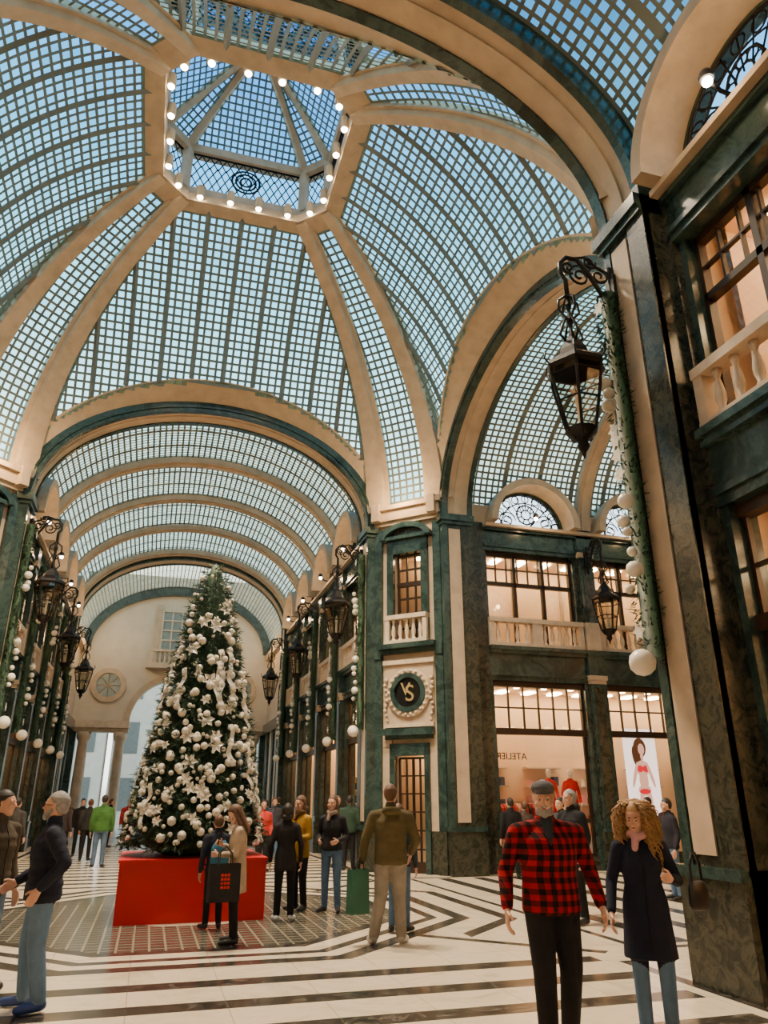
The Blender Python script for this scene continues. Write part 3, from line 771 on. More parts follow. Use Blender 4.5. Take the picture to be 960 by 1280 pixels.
for k in range(5600):
    z = Zb + (Zt - Zb) * (1 - math.sqrt(rg.random() * .995)); a = rg.uniform(0, 2 * pi)
    rr = TR(z) * rg.uniform(.76, 1.02) * (1 + .06 * sin(7 * a + z * 9)); lean = rg.uniform(-.45, .35)
    o = Vector((TX + rr * cos(a), TY + rr * sin(a), z)); d = Vector((cos(a), sin(a), lean)).normalized(); L = rg.uniform(.1, .2)
    t = Vector((-sin(a), cos(a), 0)); up = d.cross(t)
    for q in range(7):
        an = rg.uniform(0, 2 * pi); sdir = t * cos(an) + up * sin(an); b0 = o + d * L * q / 9
        tip = b0 + (d * .8 + sdir * .7) * L * .6; s = d.cross(sdir) * .009
        tr.add([b0 - s, b0 + s, tip], [(0, 1, 2)], NEEDLE)
tr.obj('branches', e)
orn = MB()
for k in range(640):
    z = Zb + .05 + (Zt - Zb - .08) * (1 - math.sqrt(rg.random() * .999)); a = rg.uniform(0, 2 * pi)
    r = rg.choice((.03, .04, .05, .06, .07)) * (.8 if z > 4.6 else 1); rr = TR(z) * 1.02 + .05
    ball(orn, (TX + rr * cos(a), TY + rr * sin(a), z), r, WHITE, 2)
for k in range(120):
    z = Zb + .1 + (Zt - Zb - .3) * (1 - math.sqrt(rg.random() * .98)); a = rg.uniform(0, 2 * pi); rr = TR(z) * 1.03 + .05
    c = Vector((TX + rr * cos(a), TY + rr * sin(a), z)); n = Vector((cos(a), sin(a), .25)).normalized(); t = Vector((-sin(a), cos(a), 0)); u = n.cross(t); R = rg.uniform(.08, .15)
    for q in range(6):
        b = 2 * pi * q / 6 + rg.random() * .3; d = (t * cos(b) + u * sin(b)) * R; s = (t * -sin(b) + u * cos(b)) * R * .28
        orn.add([c, c + d * .5 + s + n * .03, c + d + n * .01, c + d * .5 - s + n * .03], [(0, 1, 2, 3)], WHITE)
for k in range(22):
    z = rg.uniform(1.5, 4.9); a = rg.uniform(0, 2 * pi) if k > 9 else rg.uniform(-pi, 0); v = []; n = 12; w = .045
    for q in range(n + 1):
        zz = z + .3 - .65 * q / n; aa = a + .05 * sin(q * .6); rr = TR(zz) * 1.05 + .07 + .02 * sin(q * 1.3)
        for sg in (-1, 1): v.append((TX + rr * cos(aa) - sg * w * sin(aa), TY + rr * sin(aa) + sg * w * cos(aa), zz + sg * .01))
    orn.add(v, [(2 * q, 2 * q + 1, 2 * q + 3, 2 * q + 2) for q in range(n)], WHITE, True)
orn.obj('ornaments', e)

# ------------------------------------------------------------------ people
def capm(p0, p1, r0, r1, puff=0, n=14, pitch=.075):
    p0, p1 = Vector(p0), Vector(p1); ax = p1 - p0; L = ax.length
    if L < 1e-6: ax = Vector((0, 0, 1)); L = 1e-4
    ax.normalize(); a = ax.orthogonal().normalized(); b = ax.cross(a); R = []
    for q in (-65, -35): R.append((r0 * sin(math.radians(q)), r0 * cos(math.radians(q))))
    m = max(2, int(L / .018)) if puff else 3
    for k in range(m + 1):
        o = L * k / m; R.append((o, (r0 + (r1 - r0) * k / m) * (1 + puff * (abs(sin(pi * o / pitch)) - .5))))
    for q in (35, 65): R.append((L + r1 * sin(math.radians(q)), r1 * cos(math.radians(q))))
    v = []; f = []
    for o, r in R:
        for i in range(n):
            q = 2 * pi * i / n; v.append(p0 + ax * o + (a * cos(q) + b * sin(q)) * r)
    for k in range(len(R) - 1):
        for i in range(n): f.append((k * n + i, k * n + (i + 1) % n, k * n + n + (i + 1) % n, k * n + n + i))
    o = len(v); v += [p0 - ax * r0, p1 + ax * r1]
    for i in range(n): f.append((o, (i + 1) % n, i)); f.append((o + 1, (len(R) - 1) * n + i, (len(R) - 1) * n + (i + 1) % n))
    return v, f
class Fig:
    def __init__(s): s.v = []; s.f = []; s.pr = []
    def _a(s, v, f):
        o = len(s.v); s.v += [tuple(x) for x in v]; s.f += [tuple(i + o for i in q) for q in f]
    def cap(s, p0, p1, r0, r1, lab=0, puff=0):
        s._a(*capm(p0, p1, r0, r1, puff)); s.pr.append(('c', np.array(p0, float), np.array(p1, float), r0, r1, lab))
    def loft(s, rings, lab=0, puff=0, n=22):
        R = rings
        if puff:
            R = []
            zs = np.arange(rings[0][2], rings[-1][2], .015)
            A = np.array(rings)
            for z in zs:
                k = 1 + puff * (abs(sin(pi * z / .085)) - .5)
                R.append((np.interp(z, A[:, 2], A[:, 0]), np.interp(z, A[:, 2], A[:, 1]), z, np.interp(z, A[:, 2], A[:, 3]) * k, np.interp(z, A[:, 2], A[:, 4]) * k))
        v = []; f = []
        for x, y, z, rx, ry in R:
            for i in range(n):
                q = 2 * pi * i / n; v.append((x + rx * cos(q), y + ry * sin(q), z))
        for k in range(len(R) - 1):
            for i in range(n): f.append((k * n + i, k * n + (i + 1) % n, k * n + n + (i + 1) % n, k * n + n + i))
        f.append(tuple(range(n))); f.append(tuple(range((len(R) - 1) * n, len(R) * n)))
        s._a(v, f); s.pr.append(('l', np.array(rings, float), lab))
    def build(s, name, mats, vox, parent, smooth=3, hem=None):
        me = bpy.data.meshes.new(name + '_t'); me.from_pydata(s.v, [], s.f); ob = bpy.data.objects.new(name + '_t', me); COL.objects.link(ob)
        m = ob.modifiers.new('r', 'REMESH'); m.mode = 'VOXEL'; m.voxel_size = vox
        if smooth:
            m = ob.modifiers.new('s', 'SMOOTH'); m.factor = .5; m.iterations = smooth
        dg = bpy.context.evaluated_depsgraph_get(); dg.update()
        nm = bpy.data.meshes.new_from_object(ob.evaluated_get(dg)); nm.name = name
        bpy.data.objects.remove(ob); bpy.data.meshes.remove(me)
        nf = len(nm.polygons); cs = np.zeros(nf * 3); nm.polygons.foreach_get('center', cs); cs = cs.reshape(-1, 3)
        best = np.full(nf, 1e9); lab = np.zeros(nf, int)
        for p in s.pr:
            if p[0] == 'c':
                d = p[2] - p[1]; L2 = max(1e-9, d.dot(d)); t = np.clip((cs - p[1]) @ d / L2, 0, 1)
                ds = np.linalg.norm(cs - p[1] - t[:, None] * d, axis=1) - (p[3] + (p[4] - p[3]) * t)
            else:
                A = p[1]; z = np.clip(cs[:, 2], A[0, 2], A[-1, 2])
                I = [np.interp(z, A[:, 2], A[:, k]) for k in (0, 1, 3, 4)]
                ds = (np.sqrt(((cs[:, 0] - I[0]) / I[2]) ** 2 + ((cs[:, 1] - I[1]) / I[3]) ** 2) - 1) * np.minimum(I[2], I[3]) + abs(cs[:, 2] - z)
            q = ds < best; best[q] = ds[q]; lab[q] = p[-1]
        if hem is not None:
            lab[(lab == 1) & (cs[:, 2] > hem - .006)] = 0
        nm.materials.clear()
        for m in mats: nm.materials.append(m)
        nm.polygons.foreach_set('material_index', lab.astype(np.int32)); nm.polygons.foreach_set('use_smooth', [True] * nf)
        nm.update(); o = bpy.data.objects.new(name, nm); COL.objects.link(o); o.parent = parent; return o
_fm = {}
def fab(c, rough=.85):
    c = tuple(round(x, 3) for x in c)
    if c not in _fm: _fm[c] = simple('fabric_%d' % len(_fm), c, rough, 0, .18, 9, .25, .25)
    return _fm[c]
def leather(c): return simple('leather', c, .4, 0, .15, 10)
SKIN = simple('skin', (.64, .36, .25), .5, 0, .06, 20)
LIP = simple('lips', (.42, .13, .11), .5); EYEW = simple('eye', (.5, .45, .42), .3); PUP = simple('pupil', (.02, .015, .01), .2)
HAIR = {'brown': simple('hair_brown', (.10, .045, .02), .6, 0, .35, 40), 'dark': simple('hair_dark', (.018, .013, .010), .6, 0, .35, 40),
        'grey': simple('hair_grey', (.30, .29, .28), .7, 0, .3, 40), 'blond': simple('hair_blond', (.38, .22, .09), .6, 0, .4, 30), 'light': simple('hair_lightbrown', (.25, .13, .055), .6, 0, .3, 40)}
def plaid():
    m, nt, out = new_mat('plaid_wool'); b = principled(nt, out, .9, 0, .2); o = coords(nt); x, y, z = sep(nt, o)
    a = ((x + y * .6) / .075).fract().lt(.5); c = (z / .075).fract().lt(.5); s = (a + c) * .5
    col = ramp(nt, s.s, [(.0, (.36, .006, .012)), (.45, (.12, .004, .006)), (.9, (.010, .004, .004))])
    nt.links.new(col, b.inputs['Base Color']); return m
PLAID = plaid()
def hand(fg, wr, d, th, n, curl=1.0, k=1.0):
    d, th, n = Vector(d).normalized(), Vector(th), Vector(n); wr = Vector(wr)
    n = (n - d * n.dot(d)).normalized(); th = (th - d * th.dot(d) - n * th.dot(n)).normalized()
    fg.cap(wr - d * .05, wr + d * .01, .024 * k, .024 * k)
    offs = (.031, .011, -.010, -.030); lens = (.070, .080, .074, .058)
    for o, L in zip(offs, lens):
        kn = wr + (d * .088 + th * o) * k
        fg.cap(wr + (d * .012 + th * o * .6) * k, kn, .0165 * k, .0125 * k)
        p = kn; dd = d.copy(); ang = 0
        for sL, ca in ((.45, .35), (.32, .55), (.25, .4)):
            ang += ca * curl; dd = d * cos(ang) + n * sin(ang); q = p + dd * L * sL * k; fg.cap(p, q, .0092 * k, .0082 * k); p = q
    b = wr + (d * .025 + th * .026) * k; q = b + (d * .55 + th * .65 + n * .25).normalized() * .042 * k; r = q + (d * .85 + th * .3 + n * .45).normalized() * .034 * k
    fg.cap(b, q, .015 * k, .011 * k); fg.cap(q, r, .0105 * k, .009 * k)
def human(name, x, y, face, H=1.75, g=1.0, top=(.03, .03, .04), pants=(.03, .03, .035), shoe=(.02, .02, .02), hair='brown', hk='short', hem=.88,
          puff=0, arms=None, legs=None, hy=0, hp=0, vox=.016, topm=None, collar=True, beard=None, scarf=None, glasses=False, cap_=None, open_=None, female=False, flare=0, baggy=1.0):
    root = bpy.data.objects.new(name, None); COL.objects.link(root); root.location = (x, y, 0); root.rotation_euler = (0, 0, math.radians(face - 90)); root.scale = (H / 1.75,) * 3
    f = Fig(); sh = .17 if female else .195
    sh *= (1 + (g - 1) * .6)
    arms = arms or {}; legs = legs or {}
    hw = .165 * g
    R = []
    if hem < .8: R += [(0, 0, hem, (.185 + flare) * g, (.15 + flare) * g), (0, 0, .8, .185 * g, .142 * g)]
    else: R += [(0, 0, hem, hw + .016, .13 * g)]
    R += [(0, 0, .97, hw + .010, .13 * g), (0, 0, 1.1, (.145 if female else .165) * g, .116 * g), (0, .005, 1.25, (.16 if female else .18) * g, .128 * g),
          (0, 0, 1.34, (.155 if female else .178) * g, .118 * g), (0, -.005, 1.41, .13 * g, .09), (0, -.01, 1.46, .085, .074), (0, -.01, 1.5, .062, .064)]
    f.loft(R, 0, puff)
    if collar: f.cap((0, -.015, 1.455), (0, -.01, 1.505), .078, .070, 0)
    f.loft([(0, 0, .84, .15 * g, .115 * g), (0, 0, .92, .16 * g, .12 * g), (0, 0, 1.0, .15 * g, .11 * g)], 1)
    if open_: f.loft([(0, .03, 1.2, .01, .1 * g), (0, .03, 1.33, .035, .1 * g), (0, .02, 1.44, .05, .082), (0, .015, 1.5, .05, .07)], 3)
    hands = Fig()
    for sd, nm in ((1, 'R'), (-1, 'L')):
        S_ = Vector((sd * sh, -.005, 1.385)); el, wr = arms.get(nm, ((.245, -.04, 1.12), (.25, .05, .88)))
        el = Vector((sd * el[0] * (1 + (g - 1) * .4), el[1], el[2])); wr = Vector((sd * wr[0] * (1 + (g - 1) * .4), wr[1], wr[2]))
        e_ = S_ + (el - S_).normalized() * .285; w_ = e_ + (wr - e_).normalized() * .25
        k = (.9 if female else 1) * (1 + (g - 1) * .45)
        f.cap((sd * .05, -.005, 1.425), S_, .055 * k, .064 * k, 0)
        f.cap(S_, e_, .066 * k, .053 * k, 0, puff); f.cap(e_, w_, .054 * k, .042 * k, 0, puff)
        d = (w_ - e_).normalized(); ho = arms.get(nm + 'h')
        th, n, cu = ho if ho else ((0, 1, .2), (-sd, 0, 0), .7)
        dd = (d + Vector((0, 0, -.5)) * (1 if d.z < -.5 else 0)).normalized()
        hand(hands, w_ + d * .035, dd, th, n, cu, .93 if female else 1.0)
        hp_ = Vector((sd * .092, 0, .9)); kn, an = legs.get(nm, ((.1, .02, .49), (.11, -.01, .1)))
        kn = Vector((sd * kn[0], kn[1], kn[2])); an = Vector((sd * an[0], an[1], an[2])); kg = (1 + (g - 1) * .6) * baggy
        f.cap(hp_, kn, .09 * kg, .066 * kg, 1); f.cap(kn, an, .065 * kg, .054 * kg, 1)
        ft = legs.get(nm + 'f', .06) * sd
        f.cap(an + Vector((0, -.03, -.045)), an + Vector((ft, .16, -.06)), .045, .037, 2); f.cap(an, an + Vector((0, -.01, -.05)), .042, .045, 2)
    inner = fab(open_) if open_ else fab((.1, .1, .1))
    f.build('body', [topm or fab(top), fab(pants), leather(shoe), inner], vox, root, hem=hem)
    if vox < .02:
        A = np.array(R); zm = MB(); pts = []
        for z in np.linspace(hem + .01, 1.2 if open_ else 1.44, 16):
            pts.append((0.004, float(np.interp(z, A[:, 2], A[:, 1]) + np.interp(z, A[:, 2], A[:, 4])) + .001, float(z)))
        tube(zm, pts, .006, BLACK, 5); zm.obj('zip', root)
    hands.build('hands', [SKIN], .0055 if vox < .02 else .008, root, 1)
    hd = bpy.data.objects.new('head_pivot', None); COL.objects.link(hd); hd.parent = root; hd.location = (0, .0, 1.50); hd.rotation_euler = (math.radians(hp), 0, math.radians(hy))
    z0 = .012
    h = Fig(); y0 = .012
    h.loft([(0, .055 + y0, z0, .020, .022), (0, .045 + y0, z0 + .014, .038, .042), (0, .027 + y0, z0 + .035, .052, .062), (0, .012 + y0, z0 + .07, .063, .081), (0, .004 + y0, z0 + .105, .069, .091), (0, -.002 + y0, z0 + .135, .073, .096),
            (0, -.006 + y0, z0 + .17, .071, .093), (0, -.01 + y0, z0 + .2, .058, .076), (0, -.012 + y0, z0 + .225, .034, .046), (0, -.012 + y0, z0 + .237, .01, .014)])
    h.cap((0, -.02, -.1), (0, -.01, .05), .052, .05)
    h.cap((0, .098 + y0, z0 + .118), (0, .108 + y0, z0 + .092), .0085, .0115); h.cap((-.009, .094 + y0, z0 + .086), (.009, .094 + y0, z0 + .086), .0095, .0095)
    h.cap((-.04, .078 + y0, z0 + .139), (.04, .078 + y0, z0 + .139), .013, .013)
    h.cap((-.018, .08 + y0, z0 + .056), (.018, .08 + y0, z0 + .056), .0105, .0105); h.cap((0, .075 + y0, z0 + .022), (0, .07 + y0, z0 + .03), .017, .02)
    for sd in (-1, 1):
        h.cap((sd * .072, -.004 + y0, z0 + .13), (sd * .07, .004 + y0, z0 + .09), .014, .009); h.cap((sd * .045, .062 + y0, z0 + .085), (sd * .04, .06 + y0, z0 + .07), .022, .02)
    h.build('head', [SKIN], .0065 if vox < .02 else .01, hd, 2)
    fm = MB()
    for sd in (-1, 1):
        ball(fm, (sd * .03, .084 + y0, z0 + .119), .0125, EYEW, 2, (1, .7, .5)); ball(fm, (sd * .03, .0925 + y0, z0 + .119), .0055, PUP, 2, (1, .5, 1))
        tube(fm, [(sd * .014, .093 + y0, z0 + .139), (sd * .03, .092 + y0, z0 + .144), (sd * .046, .082 + y0, z0 + .138)], [.003, .004, .002], HAIR['dark' if hair != 'grey' else 'grey'], 5)
    tube(fm, [(-.022, .083 + y0, z0 + .055), (0, .0925 + y0, z0 + .057), (.022, .083 + y0, z0 + .055)], [.003, .006, .003], LIP, 6)
    if glasses:
        for sd in (-1, 1):
            ball(fm, (sd * .032, .1 + y0, z0 + .118), .023, PUP, 2, (1, .25, .75)); tube(fm, [(sd * .055, .09 + y0, z0 + .122), (sd * .076, .0, z0 + .125)], .003, PUP, 4)
        tube(fm, [(-.012, .104 + y0, z0 + .121), (.012, .104 + y0, z0 + .121)], .003, PUP, 4)
    hm = HAIR[hair]
    if beard:
        bf = Fig(); bf.cap((-.035, .055 + y0, z0 + .03), (.035, .055 + y0, z0 + .03), .034, .034); bf.cap((0, .07 + y0, z0 + .015), (0, .075 + y0, z0 + .03), .03, .026)
        for sd in (-1, 1): bf.cap((sd * .035, .05 + y0, z0 + .03), (sd * .062, .01 + y0, z0 + .09), .026, .016)
        bf.cap((-.02, .088 + y0, z0 + .07), (.02, .088 + y0, z0 + .07), .009, .009)
        bf.build('beard', [HAIR[beard]], .008, hd, 1)
    if hk != 'bald':
        hf = Fig(); hf.loft([(0, -.045, z0 + .05, .04, .045), (0, -.035, z0 + .08, .066, .066), (0, -.025, z0 + .12, .08, .085), (0, -.014, z0 + .16, .083, .098), (0, -.008, z0 + .19, .077, .096), (0, -.008, z0 + .22, .056, .074), (0, -.008, z0 + .243, .03, .04), (0, -.008, z0 + .252, .008, .01)])
        if hk == 'long':
            hf.loft([(0, -.055, -.19, .05, .02), (0, -.06, -.15, .085, .035), (0, -.055, -.05, .09, .045), (0, -.045, .05, .085, .06), (0, -.03, .14, .08, .08)])
            for sd in (-1, 1): hf.cap((sd * .07, .0, z0 + .15), (sd * .085, .005, z0 - .05), .024, .026); hf.cap((sd * .085, .005, z0 - .05), (sd * .08, .03, z0 - .17), .026, .014)
        if hk == 'bob':
            for sd in (-1, 1): hf.cap((sd * .068, -.01, z0 + .16), (sd * .078, -.005, z0 + .03), .026, .028)
            hf.cap((-.04, -.06, z0 + .03), (.04, -.06, z0 + .03), .045, .045)
        hf.build('hair', [hm], .008, hd, 2)
    if hk == 'curly':
        rr = random.Random(5)
        for k in range(620):
            a = rr.uniform(.72, 2 * pi - .72) + pi / 2
            up = rr.uniform(.08, .245); sx, sy = cos(a), sin(a); L = rr.uniform(.2, .46); ph = rr.uniform(0, 6); pts = []; vol = rr.uniform(.05, .14); hr_ = rr.uniform(.010, .022); fq = rr.uniform(22, 34)
            for i in range(30):
                q = i / 29; out = .055 + vol * math.sin(min(1, q * 1.4) * pi / 2)
                pts.append((sx * out + hr_ * cos(ph + q * fq), sy * out * .9 - .015 + hr_ * sin(ph + q * fq), z0 + up + .03 * sin(q * 3) - L * q * q * .9 - L * .15 * q))
            tube(fm, pts, [.0062 - .003 * i / 29 for i in range(30)], hm, 4)
    if cap_:
        cf = Fig(); cf.loft([(0, -.01, z0 + .155, .08, .1), (0, -.004, z0 + .185, .09, .11), (0, 0, z0 + .21, .086, .106), (0, .0, z0 + .235, .06, .08), (0, 0, z0 + .247, .02, .03)])
        cf.loft([(0, .075, z0 + .158, .066, .05), (0, .07, z0 + .166, .066, .05), (0, .06, z0 + .18, .06, .05)])
        cf.build('flat_cap', [fab(cap_)], .008, hd, 2)
    fm.obj('face', hd)
    if scarf:
        sf = Fig()
        for k in range(12):
            a, c = 2 * pi * k / 12, 2 * pi * (k + 1) / 12
            sf.cap((.07 * cos(a), .012 + .07 * sin(a), 1.485 + .012 * sin(a * 3)), (.07 * cos(c), .012 + .07 * sin(c), 1.485 + .012 * sin(c * 3)), .036, .036)
        sf.cap((.03, .08, 1.46), (.045, .11, 1.38), .035, .028)
        sf.build('scarf', [fab(scarf)], .01, root)
    return root
def bag(name, x, y, z, w, d, h, mat, ang=0, emblem=None, hl=.16):
    mb = MB(); F = Fr((0, 0, 0), (1, 0, 0), (0, 1, 0))
    v = [(sx * w / 2, sy * d / 2 * (1 - .25 * k), h * k) for k in (0, 1) for sx, sy in ((-1, -1), (1, -1), (1, 1), (-1, 1))]
    mb.add(v, [(0, 1, 2, 3)] + [(i, (i + 1) % 4, 4 + (i + 1) % 4, 4 + i) for i in range(4)], mat)
    for sy in (-1, 1):
        tube(mb, [(-w * .22, sy * d * .36, h - .02), (-w * .2, sy * d * .25, h + hl * .6), (0, sy * .01, h + hl), (w * .2, sy * d * .25, h + hl * .6), (w * .22, sy * d * .36, h - .02)], .007, BLACK, 5)
    if emblem:
        for sy in (-1, 1):
            for kx in range(3):
                for kz in range(4): box(mb, F, -.055 + kx * .04, -.025 + kx * .04, sy * d * .49 - .002, sy * d * .49 + .002, h * .35 + kz * .045, h * .35 + .03 + kz * .045, emblem)
    o = mb.obj(name); o.location = (x, y, z); o.rotation_euler = (0, 0, ang); return o
JEAN = (.10, .18, .30); BLK = (.012, .012, .014); NAVY = (.012, .016, .032)
human('man_in_plaid_jacket', 2.99, 5.63, -106, 1.79, 1.22, topm=PLAID, pants=BLK, hair='grey', cap_=(.08, .08, .09), beard='grey', hy=-12, hp=-8, hem=.86, vox=.011, open_=(.03, .04, .05), baggy=1.12,
      arms={'R': ((.29, -.05, 1.12), (.31, .08, .90)), 'L': ((.29, -.04, 1.12), (.31, .12, .91))},
      legs={'R': ((.1, .1, .5), (.1, .1, .1)), 'L': ((.1, .05, .5), (.11, -.15, .12))})
human('woman_in_navy_coat', 3.84, 5.68, -118, 1.64, 1.06, top=NAVY, pants=JEAN, hair='blond', hk='curly', female=True, hem=.56, flare=.02, scarf=(.62, .34, .34), hy=-18, hp=-16, vox=.011,
      arms={'R': ((.25, -.02, 1.12), (.28, .12, .92)), 'L': ((.28, -.05, 1.12), (.2, .2, 1.16)), 'Lh': ((0, 0, 1), (1, 0, 0), 1.6)},
      legs={'R': ((.1, .06, .5), (.1, .06, .1)), 'L': ((.1, .08, .5), (.1, .02, .1))})
hb = Fig(); hb.loft([(0, 0, 0, .13, .05), (0, 0, .03, .15, .062), (0, 0, .14, .14, .055), (0, 0, .2, .11, .035)])
hr = bpy.data.objects.new('black_handbag', None); COL.objects.link(hr); hr.location = (4.19, 5.48, .86); hr.rotation_euler = (0, 0, math.radians(30))
hb.build('pouch', [leather((.012, .012, .013))], .012, hr)
m_ = MB(); tube(m_, [(-.1, 0, .17), (-.09, 0, .32), (-.03, 0, .40), (.03, 0, .40), (.09, 0, .32), (.1, 0, .17)], .011, BLACK, 6); m_.obj('strap', hr)
human('man_in_dark_puffer', -.80, 7.9, -172, 1.72, 1.2, top=(.014, .018, .034), pants=(.12, .21, .34), shoe=(.02, .06, .25), hair='grey', beard='grey', glasses=True, puff=.09, hem=.84, vox=.012, hy=-15, hp=4, baggy=1.08,
      arms={'R': ((.28, .0, 1.14), (.24, .2, 1.0)), 'L': ((.33, -.14, 1.14), (.27, .04, .97))}, legs={'R': ((.1, .06, .5), (.12, .03, .1)), 'L': ((.12, 0, .5), (.14, -.08, .1))})
human('man_in_brown_puffer', -1.36, 8.65, -35, 1.74, 1.1, top=(.06, .048, .034), pants=(.13, .19, .28), hair='dark', puff=.09, hem=.84, vox=.014, hy=20)
human('woman_in_beige_coat', 1.18, 10.5, 172, 1.61, .98, top=(.48, .37, .26), pants=BLK, hair='brown', hk='long', female=True, hem=.62, hp=-28, vox=.014,
      arms={'R': ((.22, .0, 1.15), (.08, .24, 1.22)), 'L': ((.22, .02, 1.12), (.12, .2, 1.1)), 'Rh': ((0, 0, 1), (-1, 0, 0), 1.3), 'Lh': ((0, 0, 1), (1, 0, 0), 1.3)})
bag('black_shopping_bag', 1.0, 10.22, .50, .38, .13, .42, fab((.02, .02, .022)), math.radians(10), emblem=RED, hl=.2)
m_ = MB(); box(m_, Fr((.92, 10.47, 0), (0, 1, 0), (1, 0, 0)), -.035, .035, -.006, .006, 1.12, 1.27, BLKP); m_.obj('mobile_phone')
human('child_with_backpack', 1.02, 11.75, 100, 1.45, .95, top=(.02, .025, .04), pants=BLK, hair='brown', vox=.018, puff=.05)
bp = Fig(); bp.loft([(0, 0, 0, .11, .06), (0, 0, .05, .13, .075), (0, 0, .25, .125, .07), (0, 0, .34, .07, .04)]); r_ = bpy.data.objects.new('blue_backpack', None); COL.objects.link(r_); r_.location = (1.05, 11.56, .78); bp.build('pack', [fab((.03, .14, .24))], .014, r_)
human('woman_in_black_coat', 2.08, 12.15, 80, 1.6, 1.0, top=(.018, .016, .016), pants=BLK, shoe=(.7, .7, .7), hair='dark', hk='bob', female=True, hem=.74, vox=.016)
human('woman_in_mustard_jacket', 2.5, 13.2, -150, 1.72, 1.0, top=(.34, .19, .02), pants=BLK, hair='brown', hk='bob', female=True, hem=.8, vox=.016, hy=0, hp=-10, scarf=(.15, .09, .03),
      arms={'R': ((.22, .0, 1.12), (.12, .24, 1.1)), 'L': ((.22, .0, 1.12), (.12, .24, 1.1))})
human('woman_in_black_top', 2.95, 12.85, -120, 1.72, 1.0, top=(.018, .018, .022), pants=(.10, .18, .30), hair='brown', hk='long', female=True, hem=.92, vox=.016, hy=-10, scarf=(.30, .22, .18),
      arms={'R': ((.24, -.05, 1.12), (.16, .2, 1.06)), 'L': ((.24, -.05, 1.12), (.16, .2, 1.06))})
human('man_in_olive_jacket', 3.05, 9.93, 72, 1.84, 1.15, top=(.095, .075, .032), pants=(.27, .24, .20), shoe=(.40, .37, .33), hair='brown', puff=.06, hem=.86, vox=.013, hy=-10, baggy=1.12,
      arms={'R': ((.29, -.02, 1.13), (.24, .16, .98)), 'L': ((.29, -.02, 1.13), (.33, .05, .9))}, legs={'L': ((.12, .02, .5), (.2, -.02, .1)), 'R': ((.1, .05, .5), (.12, .02, .1))})
hk_ = Fig(); hk_.loft([(0, 0, 0, .1, .03), (0, 0, .05, .13, .06), (0, 0, .1, .1, .05)]); r_ = bpy.data.objects.new('jacket_hood', None); COL.objects.link(r_); r_.location = (3.02, 9.80, 1.47); r_.rotation_euler = (0, 0, math.radians(-18)); hk_.build('hood', [fab((.095, .075, .032))], .012, r_)
bag('green_shopping_bag', 2.64, 10.0, .34, .26, .14, .50, simple('green_paper', (.02, .12, .075), .5), math.radians(20), hl=.13)
human('woman_behind_jacket_man', 3.42, 10.75, 60, 1.6, 1.0, top=(.03, .04, .05), pants=(.08, .15, .25), hair='brown', hk='bob', female=True, vox=.018)
human('grey_haired_man', 6.12, 10.7, -170, 1.80, 1.15, top=(.012, .013, .017), pants=BLK, hair='grey', puff=.06, vox=.016, arms={'R': ((.25, .05, 1.13), (.12, .25, 1.12))})
human('woman_in_dark_jacket', 6.55, 11.35, 150, 1.62, 1.0, top=(.015, .015, .02), pants=BLK, hair='dark', hk='bob', female=True, vox=.02)
human('shopper_in_grey_trousers', 4.95, 21.0, -90, 1.76, 1.05, top=(.03, .04, .04), pants=(.34, .33, .32), hair='brown', vox=.024)
human('shopper_in_green_jacket', 5.05, 20.1, 80, 1.76, 1.08, top=(.03, .06, .04), pants=BLK, hair='dark', vox=.024, puff=.05)
human('man_in_green_puffer', -1.1, 22.7, 90, 1.78, 1.12, top=(.05, .14, .03), pants=(.08, .13, .2), hair='dark', vox=.024, puff=.06)
for px, py, fa, hh, tc_, pc_, hc_ in ((-1.95, 27.0, -90, 1.7, BLK, BLK, 'dark'), (-2.2, 24.0, 60, 1.7, (.04, .03, .03), BLK, 'brown'), (2.85, 20.3, -80, 1.66, (.5, .04, .03), BLK, 'dark'),
        (3.7, 24.0, -90, 1.72, (.05, .05, .06), JEAN, 'brown'), (4.3, 27.0, 90, 1.75, (.02, .05, .06), BLK, 'dark'), (-.6, 30.0, -90, 1.7, (.4, .03, .03), BLK, 'dark'),
        (-1.3, 32.0, 0, 1.7, BLK, BLK, 'brown'), (.3, 36.0, 90, 1.7, (.04, .04, .05), JEAN, 'brown'), (8.1, 16.9, 90, 1.7, BLK, BLK, 'dark'), (8.6, 17.2, 100, 1.62, (.08, .06, .05), BLK, 'brown'),
        (11.6, 16.6, 180, 1.72, (.03, .03, .04), BLK, 'dark'), (12.3, 16.9, 100, 1.66, (.10, .05, .04), BLK, 'brown'), (7.9, 14.2, -160, 1.7, (.05, .05, .05), BLK, 'dark'), (9.2, 12.6, 170, 1.68, (.02, .02, .03), JEAN, 'dark'),
        (-1.6, 25.2, 80, 1.68, (.03, .03, .03), BLK, 'brown'), (-2.6, 29.0, 100, 1.72, (.10, .08, .06), BLK, 'dark'), (3.2, 22.3, 90, 1.66, (.03, .05, .09), BLK, 'dark'),
        (-3.0, 21.0, 70, 1.7, (.05, .045, .04), BLK, 'dark'), (-2.9, 17.6, 95, 1.68, (.02, .02, .025), BLK, 'brown')):
    human('pedestrian', px, py, fa, hh, 1.05, top=tc_, pants=pc_, hair=hc_, vox=.026)
for mx_, my_ in ((10.15, 18.75), (10.85, 18.85)):
    SK = SKIN; SKIN = simple('mannequin_white', (.8, .76, .7), .4)
    human('shop_mannequin', mx_, my_, -100, 1.7, .9, top=(.65, .02, .02), pants=(.65, .02, .02), hair='grey', hk='bald', female=True, hem=.7, vox=.02, collar=False).location.z = .74
    SKIN = SK
m_ = MB(); box(m_, Fr((10.5, 18.8, 0), (1, 0, 0), (0, 1, 0)), -.9, .9, -.35, .35, 0.03, .72, CREAM); m_.obj('display_platform')
Fp = Fr((12.9, 18.05, 0), (1, 0, 0), (0, -1, 0)); m_ = MB()
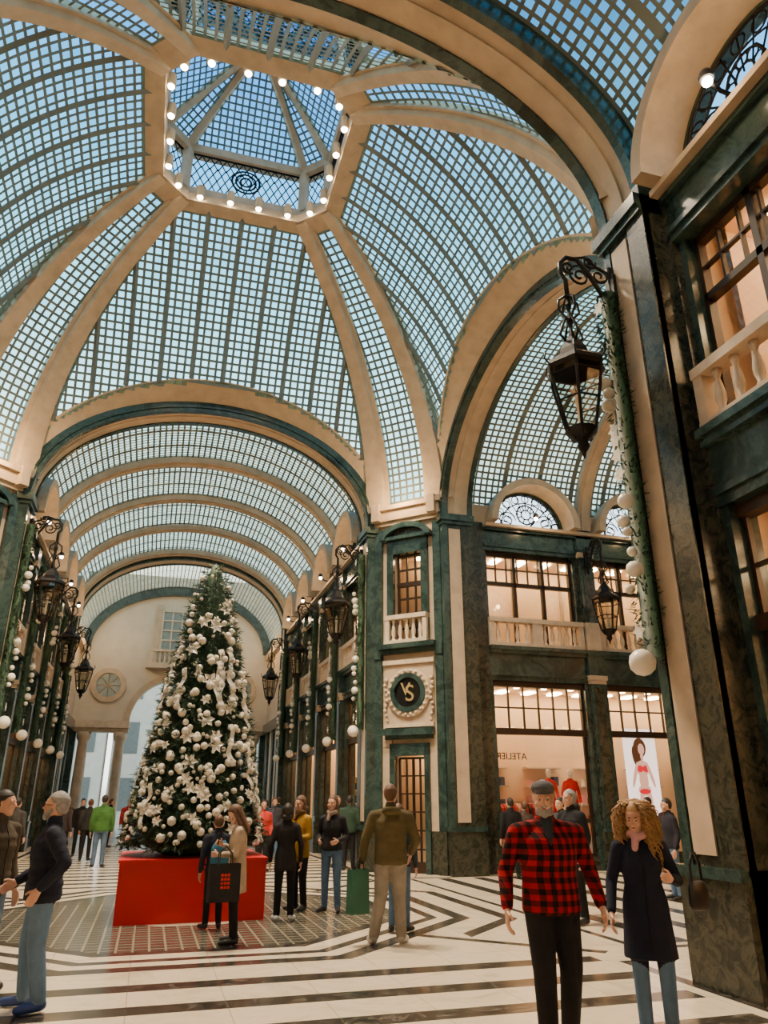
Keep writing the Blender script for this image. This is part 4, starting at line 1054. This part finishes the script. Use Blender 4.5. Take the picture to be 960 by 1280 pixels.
PB = emis('poster_emissive_paper', (1, .78, .68), 2.2); PS = emis('poster_skin_print', (.85, .42, .28), 1.4); PH = emis('poster_hair_print', (.15, .05, .02), 1); PR = emis('poster_red_print', (.75, .02, .03), 1.5)  # flat poster, paper and print colours all set as emission
box(m_, Fp, -.5, .5, -.5, -.45, .9, 3.5, PB)
def ell(cx, cz, rx, rz, t, mat, a=0):
    m_.add([Fp.P(cx + rx * cos(q) * cos(a) - rz * sin(q) * sin(a), t, cz + rx * cos(q) * sin(a) + rz * sin(q) * cos(a)) for q in [2 * pi * k / 24 for k in range(24)]], [tuple(range(24))], mat)
ell(-.02, 3.0, .2, .26, -.445, PH); ell(-.14, 2.75, .13, .32, -.444, PH, .2); ell(.02, 2.96, .1, .15, -.442, PS); ell(.02, 2.78, .05, .12, -.4425, PS); ell(0, 2.45, .2, .22, -.441, PS); ell(.0, 2.15, .14, .3, -.4405, PS)
ell(-.08, 2.45, .1, .09, -.439, PR); ell(.1, 2.45, .1, .09, -.4388, PR); ell(.0, 1.87, .17, .07, -.439, PR); ell(.0, 1.9, .2, .14, -.4395, PS); ell(-.09, 1.4, .1, .5, -.44, PS, .05); ell(.11, 1.4, .1, .5, -.4402, PS, -.05); ell(-.25, 2.3, .05, .35, -.438, PS, -.3); ell(.24, 2.3, .05, .35, -.438, PS, .3)
m_.obj('advertising_poster')
Fs = Fr((9.1, 18.05, 0), (1, 0, 0), (0, -1, 0))
wtext('ATELIER', Fs, -.2, 2.7, -.26, .24, BLKP, 'shop_window_lettering', mirror=True, ext=.004)
# ------------------------------------------------------------------ world & camera
w = bpy.data.worlds.new('sky'); sc.world = w; w.use_nodes = True; nt = w.node_tree; nt.nodes.clear()
out = nt.nodes.new('ShaderNodeOutputWorld'); bg = nt.nodes.new('ShaderNodeBackground'); nt.links.new(bg.outputs[0], out.inputs[0])
x, y, z = sep(nt, coords(nt, 'Generated'))
colr = ramp(nt, z.s, [(0, (.35, .36, .36)), (.02, (1.0, 1.0, .96)), (.42, (1.0, 1.05, 1.02)), (.56, (.46, .84, .98)), (.68, (.18, .55, .82)), (.80, (.06, .30, .70)), (1, (.05, .22, .55))])
nt.links.new(colr, bg.inputs[0]); bg.inputs[1].default_value = 3.5
cam = bpy.data.cameras.new('camera'); co = bpy.data.objects.new('camera', cam); COL.objects.link(co); sc.camera = co
co.location = (0, 0, 1.65); co.rotation_euler = (math.radians(90 + 21.3), 0, math.radians(-16.6))
cam.sensor_fit = 'VERTICAL'; cam.sensor_height = 36; cam.lens = 924 / 1280 * 36; cam.clip_start = .05; cam.clip_end = 300
